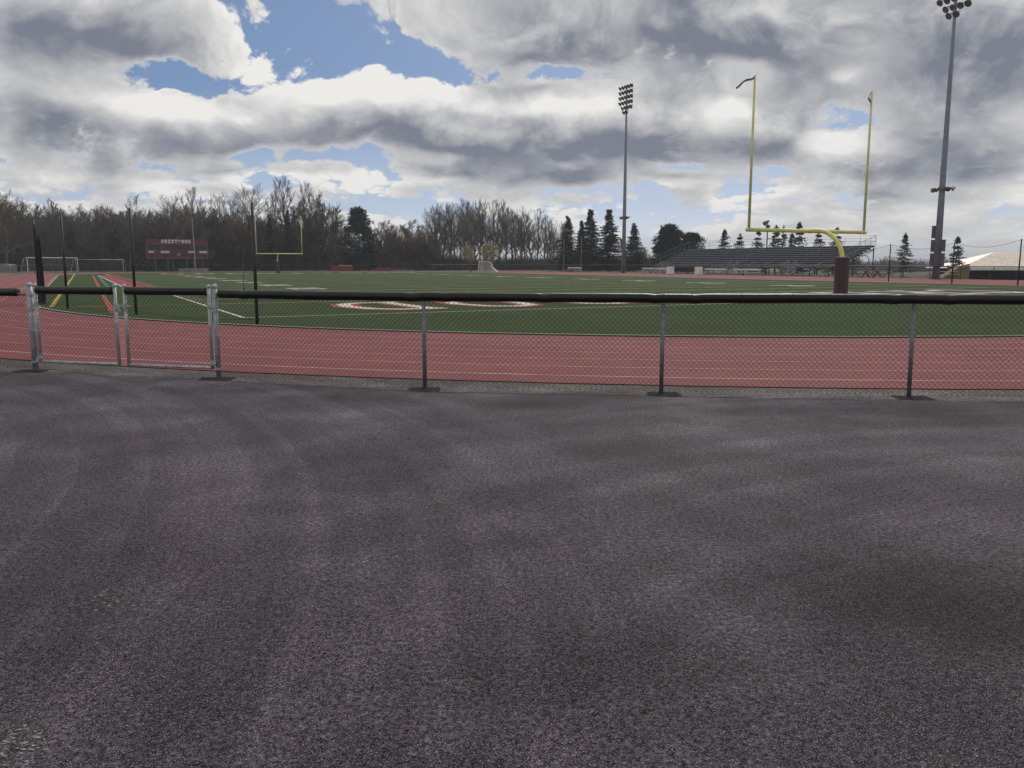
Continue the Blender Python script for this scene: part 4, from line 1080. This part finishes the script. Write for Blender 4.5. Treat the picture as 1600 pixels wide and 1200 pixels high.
def bare_tree(seed, h, spread, upright, twig='twig', dens=1.0, name='bare_tree', trunks=1):
    """leafless tree: returns a root with trunk and crown, tree of height h"""
    rng = random.Random(seed); T = []; C = []
    def grow(p, d, L, r, lev):
        n = 3 if lev < 3 else 2; q = p.copy(); dd = d.copy(); pts = [q.copy()]
        for i in range(n):
            dd = (dd + Vector((rng.gauss(0, .13), rng.gauss(0, .13), rng.gauss(0, .08) + .07 * upright))).normalized()
            q2 = q + dd * (L / n); ra, rb = r * (1 - .55 * i / n), r * (1 - .55 * (i + 1) / n)
            (T if lev < 2 else C).append((q.copy(), q2.copy(), ra, rb)); q = q2; pts.append((q.copy(), dd.copy()))
        if lev >= 4: return
        kids = (0, 7, 6, 5, 0)[lev]
        kids = max(2, int(kids * dens + rng.random()))
        for k in range(kids):
            t = .28 + .72 * (k + rng.random()) / kids; i = min(n - 1, int(t * n)); a0 = pts[i] if i == 0 else pts[i][0]; a1, d1 = pts[i + 1]
            pp = a0.lerp(a1, t * n - i); ang = rng.uniform(.45, .95) * spread * (1 - .35 * t); az_ = rng.uniform(0, 6.283)
            perp = d1.orthogonal().normalized(); nd = rot_about(rot_about(d1, perp, ang), d1, az_)
            nd = (nd + zv * .18 * upright).normalized()
            grow(pp, nd, L * rng.uniform(.42, .62) * (1.12 - .45 * t if lev > 1 else 1.0), max(.011, r * .42), lev + 1)
    for tr in range(trunks):
        d0 = Vector((rng.gauss(0, .06 + .1 * (trunks > 1)), rng.gauss(0, .06 + .1 * (trunks > 1)), 1)).normalized(); off = Vector((rng.uniform(-.4, .4), rng.uniform(-.4, .4), 0)) * (trunks > 1)
        H0 = h * rng.uniform(.78, .86); q = Vector((0, 0, -.2)) + off; n = 7; r0 = .013 * h + .03; dd = d0; base = []
        for i in range(n):
            dd = (dd + Vector((rng.gauss(0, .07), rng.gauss(0, .07), .05))).normalized(); q2 = q + dd * H0 / n
            ra, rb = r0 * (1 - .86 * i / n), r0 * (1 - .86 * (i + 1) / n); T.append((q.copy(), q2.copy(), ra, rb)); base.append((q.copy(), q2.copy(), rb, dd.copy())); q = q2
        limbs = int((15 if spread > .8 else 17) * (1 if trunks == 1 else .7))
        for k in range(limbs):
            t = (.20 if spread > .8 else .25) + .80 * (k + rng.random() * .9) / limbs; t = min(t, .99); i = min(n - 1, int(t * n)); a0, a1, rb, d1 = base[i]; pp = a0.lerp(a1, t * n - i)
            az_ = k * 2.4 + rng.uniform(-.5, .5); out = Vector((math.cos(az_), math.sin(az_), 0)); lift = (.55 + .9 * t) * (1.0 if spread > .8 else 1.7)
            nd = (out + zv * lift).normalized(); Lh = h * (.40 if spread > .8 else .30) * (1.12 - .70 * t) * rng.uniform(.8, 1.15)
            grow(pp, nd, Lh, max(.03, rb * .62 + .02), 2 if rng.random() < .08 else 1)
    root = thing(name, (0, 0, 0), 'x', 'tree')
    for nme, A, m in (('trunk', T, M['bark']), ('crown', C, M[twig])):
        v, f = segs([a[0] for a in A], [a[1] for a in A], [a[2] for a in A], [a[3] for a in A], 5 if nme == 'trunk' else 3); np_mesh(nme, v, f, m, root)
    root['h'] = h
    return root


def leaf_quads(P, D, U, L, Wd):               # many small faces at once: point, direction, side, length, width
    P, D, U, L, Wd = map(np.asarray, (P, D, U, L, Wd))
    a = P - U * Wd[:, None] / 2; b = P + U * Wd[:, None] / 2; c = P + D * L[:, None] + U * Wd[:, None] * .25; d = P + D * L[:, None] - U * Wd[:, None] * .25
    v = np.stack([a, b, c, d], 1).reshape(-1, 3); f = (np.arange(len(P)) * 4)[:, None] + np.array([[0, 1, 2, 3]]); return v, f


def conifer(seed, h, rad, rows=26, per=9, gap=.0, droop=.25, m='needle', name='conifer_tree', bushy=1.0, top_pow=.9, clear=.06, jit=2.6):
    rng = np.random.default_rng(seed); P, D, U, L, Wd = [], [], [], [], []; B = []
    for i in range(rows):
        t = clear + (1 - clear) * (i + rng.random() * .7) / rows
        if rng.random() < gap * .6: continue
        z = h * t; z0_ = z; rr = rad * max(.03, (1 - t)) ** top_pow * rng.uniform(.72, 1.15)
        if t < .18: rr *= .8 + 1.1 * t
        for k in range(per):
            if rng.random() < gap * .4: continue
            z = z0_ + rng.uniform(-.5, .5) * h / rows * jit; a = rng.random() * 6.283; l = rr * rng.uniform(.4, 1.18); out = np.array([math.cos(a), math.sin(a), 0]); tip_up = .18 * (t - .25)
            n = max(3, int(l / .26)); pv_ = None
            for j in range(n + 1):
                s = j / n; z_ = z + l * (tip_up * s - droop * s * (1 - .55 * s)); p = out * (l * s) + np.array([0, 0, z_])
                if pv_ is not None and j % 2 == 0: B.append((pv_, p))
                if pv_ is None or j % 2 == 0: pv_ = p
                if s < .12: continue
                for q in range(int(5 * bushy)):
                    side = np.array([-math.sin(a), math.cos(a), 0]); dd = out * rng.uniform(.1, 1) + side * rng.uniform(-1, 1) + np.array([0, 0, rng.uniform(-.75, .35)]); dd /= np.linalg.norm(dd)
                    uu = np.cross(dd, rng.normal(size=3)); uu /= np.linalg.norm(uu) + 1e-9
                    P.append(p + rng.normal(size=3) * .05); D.append(dd); U.append(uu); L.append(rng.uniform(.22, .55) * (1 - .35 * s) * (h / 11) ** .5); Wd.append(rng.uniform(.06, .15))
    for q in range(30):                         # leader
        p = np.array([0, 0, h * rng.uniform(.93, 1.0)]); dd = rng.normal(size=3) * .5 + np.array([0, 0, .9]); dd /= np.linalg.norm(dd); uu = np.cross(dd, rng.normal(size=3)); uu /= np.linalg.norm(uu)
        P.append(p); D.append(dd); U.append(uu); L.append(.35); Wd.append(.08)
    root = thing(name, (0, 0, 0), 'x', 'tree'); root['h'] = h
    t = MB(); t.tube([(0, 0, -.2), (0, 0, h * .5), (0, 0, h * .99)], [.014 * h + .03, .009 * h, .012], 7); t.build('trunk', M['bark'], root)
    v1, f1 = leaf_quads(P, D, U, L, Wd); np_mesh('crown', v1, f1, M[m], root)
    if B:
        v2, f2 = segs([b[0] for b in B], [b[1] for b in B], [.022] * len(B), [.016] * len(B), 3); np_mesh('limbs', v2, f2, M['bark'], root)
    return root


def round_evergreen(seed, h, rad, m='needle_dark', name='evergreen_tree', n=7000, squash=.5, leaf=(.25, .6), taper=.35):
    rng = np.random.default_rng(seed); P, D, U, L, Wd = [], [], [], [], []; B = []
    K = 110; cl = []
    for k in range(K):
        t = rng.uniform(.06, .98); prof = (math.sin(math.pi * min(1, (t * .86 + .14))) ** squash) * (1.0 if t < .4 else 1.0 - taper * (t - .4) / .6); a = rng.random() * 6.283; r = rad * prof * rng.uniform(.45, 1.0)
        c = np.array([math.cos(a) * r, math.sin(a) * r, h * t]); cl.append((c, rad * rng.uniform(.22, .40))); B.append((np.array([0, 0, max(.3, h * t - r * .5)]), c))
    for k in range(n):
        c, r = cl[rng.integers(K)]; v = rng.normal(size=3); v /= np.linalg.norm(v); p = c + v * r * rng.random() ** .4 * np.array([1, 1, .6])
        p[2] = min(max(p[2], .15), h)
        dd = v + rng.normal(size=3) * .7 + np.array([0, 0, -.1]); dd /= np.linalg.norm(dd); uu = np.cross(dd, rng.normal(size=3)); uu /= np.linalg.norm(uu) + 1e-9
        P.append(p); D.append(dd); U.append(uu); L.append(rng.uniform(*leaf)); Wd.append(rng.uniform(.10, .24))
    root = thing(name, (0, 0, 0), 'x', 'tree'); root['h'] = h
    t = MB(); t.tube([(0, 0, -.2), (0, 0, h * .45), (0, 0, h * .92)], [.02 * h + .05, .012 * h, .03], 7); t.build('trunk', M['bark'], root)
    v1, f1 = leaf_quads(P, D, U, L, Wd); np_mesh('crown', v1, f1, M[m], root)
    v2, f2 = segs([b[0] for b in B], [b[1] for b in B], [.06] * K, [.02] * K, 3); np_mesh('limbs', v2, f2, M['bark'], root)
    return root


PROTO = {}
def proto(key, fn):
    PROTO[key] = [fn, None]
for k in range(4): proto(('oak', k), lambda k=k: bare_tree(100 + k, 18, 1.0, .6, 'twig'))
for k in range(4): proto(('ash', k), lambda k=k: bare_tree(200 + k, 18, .62, 1.3, 'twig' if k % 2 else 'twig_tan'))
for k in range(2): proto(('red', k), lambda k=k: bare_tree(300 + k, 11, 1.0, .8, 'twig_red', 1.15, 'budding_tree', 2))
for k in range(2): proto(('brush', k), lambda k=k: bare_tree(400 + k, 8, 1.0, .9, 'twig', 1.2, 'scrub_tree', 3))
for k in range(3): proto(('spruce', k), lambda k=k: conifer(500 + k, 12, 3.5, 36, 13, .06, .30, bushy=1.15))
for k in range(3): proto(('open', k), lambda k=k: conifer(600 + k, 7, 2.0, 20, 8, .15, .12, 'needle', bushy=.9, top_pow=.85, jit=.8))
proto(('cedar', 0), lambda: round_evergreen(700, 9, 3.4, n=12000)); proto(('cedar', 1), lambda: round_evergreen(701, 8, 3.4, n=10000)); proto(('dark', 0), lambda: round_evergreen(710, 13, 3.9, n=13000, taper=.75))
proto(('blossom', 0), lambda: None)
trng = random.Random(77); tree_n = 0


def plant(key, px, ytop, Y, label, group=None, wide=1.0, sink=0.0):
    fn, o = PROTO[key]
    if o is None: o = PROTO[key][1] = fn(); t = o
    else: t = copy_tree(o)
    x = X(px, Y); z = ground_z(x, Y) - sink; h = H(ytop, Y) - z; k = h / o['h']
    t.location = (x, Y, z); t.scale = (k * wide, k * wide, k); t.rotation_euler = (0, 0, trng.uniform(0, 6.283))
    t['label'] = label
    if group: t['group'] = group
    return t




FRONT = [('oak', 8, 298, 1.0, 'tall bare tree at the very left edge of the wood'), ('oak', 160, 318, 1.0, 'bare tree in the wood above the smaller soccer goal'), ('ash', 202, 306, 1.1, 'bare tree behind the second net pole, left of the scoreboard'),
         ('oak', 262, 300, 1.05, 'broad bare tree behind the left half of the scoreboard'), ('ash', 303, 290, 1.1, 'tall bare tree right behind the flagpole'), ('oak', 338, 296, 1.0, 'bare tree over the right end of the scoreboard'),
         ('oak', 380, 283, 1.15, 'tall broad bare tree standing behind the rightmost left-hand net pole'), ('oak', 408, 290, 1.0, 'bare tree behind the left upright of the far goal post'), ('ash', 432, 296, 1.0, 'slim bare tree above the crossbar of the far goal post'), ('ash', 458, 277, 1.2, 'tallest bare tree, right above the far goal post'),
         ('ash', 478, 284, 1.1, 'tall upright bare tree just right of the tallest one'), ('ash', 500, 296, 1.2, 'upright bare tree at the right shoulder of the left wood'), ('oak', 520, 335, 1.1, 'low broad bare tree at the right end of the left wood')]
for i, (k, px, yt, wd, lb) in enumerate(FRONT):
    plant((k, i % 4), px, yt, rowY(px, 150 + (i * 7 % 9)), lb, 'bare trees of the left wood', wd)
plant(('spruce', 0), 423, 338, rowY(423, 148), 'dark conifer between the uprights of the far goal post, left one', 'conifers in the left wood', .8)
plant(('spruce', 1), 452, 330, rowY(452, 149), 'dark conifer between the uprights of the far goal post, right one', 'conifers in the left wood', .8)
woodL = 'leafless tree in the dense dark wood left of the scoreboard'; woodM = 'leafless tree deep in the wood behind the scoreboard and far goal'
for i in range(48):
    px = -60 + i * 6.3 + trng.uniform(-4, 4); a_ = 156 + trng.random() * 40; yt = 332 - 8 * math.sin(px / 50) + trng.uniform(-14, 18) - (14 if px < 25 else 0)
    plant((('oak', 'ash', 'oak', 'brush')[i % 4], i % 4 if i % 4 != 3 else i % 2), px, yt, min(rowY(px, a_), 230), woodL, 'bare trees massed left of the scoreboard', 1.25)
for i in range(34):
    px = 232 + i * 9.0 + trng.uniform(-5, 5); yt = 334 + trng.uniform(-24, 24) + (20 if px > 500 else 0)
    plant((('oak', 'brush', 'ash', 'red')[i % 4], i % 2), px, yt, rowY(px, 152 + trng.random() * 28), woodM, 'bare trees massed behind the scoreboard and far goal', 1.2)
# middle
plant(('dark', 0), 562, 325, rowY(562, 146), 'dense dark evergreen standing alone right of the far goal post', None, 1.05)
MIDT = [('red', 592, 345, 'reddish budding tree just right of the dark evergreen'), ('red', 618, 342, 'brown budding tree second right of the dark evergreen'), ('red', 640, 344, 'tall brown budding tree left of the bare stand'), ('red', 655, 352, 'budding tree with thin top at the edge of the bare stand'), ('red', 681, 366, 'small round reddish budding tree left of the distant soccer goal'), ('red', 575, 372, 'low reddish bush tree at the foot of the dark evergreen'), ('brush', 610, 362, 'scrubby bare tree among the budding trees'), ('brush', 650, 372, 'low scrubby bare tree by the small round budding tree')]
for i, (k, px, yt, lb) in enumerate(MIDT): plant((k, i % 2), px, yt, rowY(px, 146 + i % 4), lb, 'budding trees right of the dark evergreen', 1.25)
ST = 'slender bare tree in the tall stand between the budding trees and conifers'
for i in range(36):
    px = 676 + i * 5.9 + trng.uniform(-3, 3); base = 318 if px < 725 else 310 if px < 780 else 322 if px < 840 else 336
    plant(('ash', i % 4) if i % 3 else ('oak', i % 4), px, base + abs(trng.gauss(0, 9)), rowY(px, 146 + trng.random() * 16), ST, 'bare trees of the middle stand', 1.05)


def blossom():
    root = bare_tree(801, 6, 1.0, .9, 'twig_tan', .8, 'flowering_tree', 2); rng = np.random.default_rng(5); cr = [c for c in root.children if c.name.startswith('crown')][0]
    co = np.empty(len(cr.data.vertices) * 3, dtype=np.float32); cr.data.vertices.foreach_get('co', co); co = co.reshape(-1, 3)
    idx = rng.integers(len(co), size=2600); P = co[idx]; D = rng.normal(size=P.shape); D /= np.linalg.norm(D, axis=1, keepdims=True); U = np.cross(D, rng.normal(size=P.shape)); U /= np.linalg.norm(U, axis=1, keepdims=True)
    v, f = leaf_quads(P, D, U, rng.uniform(.10, .22, len(P)), rng.uniform(.08, .16, len(P))); np_mesh('foliage', v, f, M['blossom'], root); return root
PROTO[('blossom', 0)][0] = blossom
plant(('blossom', 0), 757, 377, 150, 'pale yellow flowering tree directly behind the lacrosse goal', None, 1.15)
plant(('blossom', 0), 737, 380, 154, 'smaller pale yellow flowering tree left of the lacrosse goal', None, 1.0)
for px, yt, w_, k, lb in ((887, 340, 1.0, 0, 'leftmost tall conifer of the group by the farther light pole'), (908, 346, .8, 1, 'slim conifer squeezed second in the group left of the farther light pole'), (922, 329, 1.05, 1, 'tallest conifer in the middle of the group left of the farther light pole'), (951, 329, 1.05, 2, 'tall conifer right next to the farther light pole on its left'), (990, 351, 1.15, 0, 'dark conifer right next to the farther light pole on its right')):
    plant(('spruce', k), px, yt, 165 + k * 2, lb, 'tall conifers around the farther light pole', w_ * 1.3)
plant(('brush', 0), 1003, 385, 172, 'thin low bare tree right of the dark conifer by the farther light pole', None, .8)
plant(('brush', 1), 1018, 402, 175, 'faint low scrub tree left of the bleachers', None, 1.0)
plant(('cedar', 0), 1046, 352, 158, 'large round dark evergreen behind the left end of the bleachers', 'round evergreens behind the bleachers', 1.0)
plant(('cedar', 1), 1080, 364, 156, 'smaller round dark evergreen right of the large one behind the bleachers', 'round evergreens behind the bleachers', 1.0)
for i, (px, yt, lb) in enumerate(((1131, 360, 'small pointed conifer first from the left behind the bleachers'), (1155, 366, 'small flat topped conifer second from the left behind the bleachers'), (1183, 360, 'small conifer behind the bleachers under the goal post left upright'), (1211, 354, 'small conifer just right of the floodlight post behind the bleachers'), (1222, 353, 'thin topped conifer beside the one right of the floodlight post'), (1247, 349, 'tallest small conifer behind the bleachers, rising above the crossbar'), (1236, 366, 'bushy conifer crowding the tallest one behind the bleachers'), (1277, 362, 'small conifer behind the bleachers left of the gooseneck'), (1306, 357, 'small conifer behind the bleachers right of the gooseneck top'))):
    plant(('open', i % 3), px, yt, 136 + (i % 3) * 2, lb, 'small conifers behind the bleachers', 1.25 if i != 4 else .8)
plant(('open', 0), 1412, 366, 104, 'open layered conifer between two net poles, left of the nearer light pole', 'single conifers near the pavilion', 1.15)
plant(('open', 2), 1494, 371, 102, 'ragged dark conifer between the nearer light pole and the pavilion', 'single conifers near the pavilion', 1.15)
plant(('brush', 0), 1337, 394, 140, 'thin bare tree right of the goal post pad', None, .8)


def brush_mass(name, spots, n, hmax, m, seed, thick=.03, L=(1.0, 2.6)):
    rng = np.random.default_rng(seed); sp_ = np.array(spots); i = rng.integers(len(sp_) - 1, size=n); t = rng.random((n, 1)); P = sp_[i] * (1 - t) + sp_[i + 1] * t
    P = P[:, :2] + rng.normal(size=(n, 2)) * np.array([2.0, 3.5]); z = hmax * rng.random(n) ** 1.3 * (.7 + .3 * np.sin(P[:, 0] * .31) * np.cos(P[:, 0] * .13 + 1))
    P0 = np.column_stack([P, z + np.array([ground_z(a, b) for a, b in P])]); d = rng.normal(size=(n, 3)) * np.array([.6, .6, .35]) + np.array([0, 0, .75]); d /= np.linalg.norm(d, axis=1, keepdims=True)
    P1 = P0 + d * rng.uniform(*L, n)[:, None]; v, f = segs(P0, P1, np.full(n, thick), np.full(n, thick * .5), 3); o = np_mesh(name, v, f, M[m]); tag(o, kind='stuff'); return o


brush_mass('undergrowth', [(X(px, rowY(px, 160)), rowY(px, 160), 0) for px in range(-80, 690, 20)], 16000, 4.2, 'brush', 1, .03)
brush_mass('undergrowth', [(X(px, min(rowY(px, 184), 245)), min(rowY(px, 184), 245), 0) for px in range(-80, 690, 20)], 22000, 6.0, 'brush', 2, .05, (1.5, 3.5))
brush_mass('undergrowth', [(X(px, rowY(px, 150)), rowY(px, 150), 0) for px in range(660, 900, 20)], 7000, 2.6, 'brush', 3, .035)
brush_mass('hedge_scrub', [(X(px, 190), 190, 0) for px in range(860, 1120, 20)], 6000, 2.4, 'brush', 4, .05)
brush_mass('far_woods', [(X(px, 420), 420, 0) for px in range(1280, 1760, 20)], 9000, 6.5, 'brush', 5, .22, (2, 5))


# ------------------------------------------------------------------ hills on the skyline
def hills(name, Y, x0, x1, hgt, seed, depth=600):
    n, k = 90, 8; vs = []; fs = []; rng = random.Random(seed); ph = [rng.uniform(0, 6.28) for _ in range(5)]
    for j in range(k + 1):
        for i in range(n + 1):
            x = x0 + (x1 - x0) * i / n; e = math.sin(math.pi * j / k)
            hz = hgt * (.62 + .22 * math.sin(i * .13 + ph[0]) + .12 * math.sin(i * .31 + ph[1]) + .05 * math.sin(i * .9 + ph[2])) * math.sin(math.pi * min(1, max(0.02, i / n))) ** .5
            vs.append((x, Y + depth * (j / k - .5), -8 + (hz + 8) * e))
    for j in range(k):
        for i in range(n): fs.append((j * (n + 1) + i, j * (n + 1) + i + 1, (j + 1) * (n + 1) + i + 1, (j + 1) * (n + 1) + i))
    m = MB(); m.add(vs, fs); tag(m.build(name, M['hill'], smooth=True), kind='structure')


hills('hills', 1500, 300, 1700, 9, 1); hills('hills', 3000, -400, 3400, 24, 2); hills('hills', 3300, -3600, 900, 22, 4)

# ------------------------------------------------------------------ the air
hm = bpy.data.materials.new('haze'); hm.use_nodes = True; t = NT(hm.node_tree); t.n.clear()
out = t.new('ShaderNodeOutputMaterial'); pvn = t.new('ShaderNodeVolumePrincipled'); pvn.inputs['Color'].default_value = (.80, .86, .95, 1); pvn.inputs['Density'].default_value = .00034; pvn.inputs['Anisotropy'].default_value = .3
t.l.new(pvn.outputs[0], out.inputs['Volume'])
hz = MB(); hz.box((0, 1500, 11), (7800, 5200, 52)); o = hz.build('haze', hm); tag(o, kind='stuff'); o.display_type = 'WIRE'
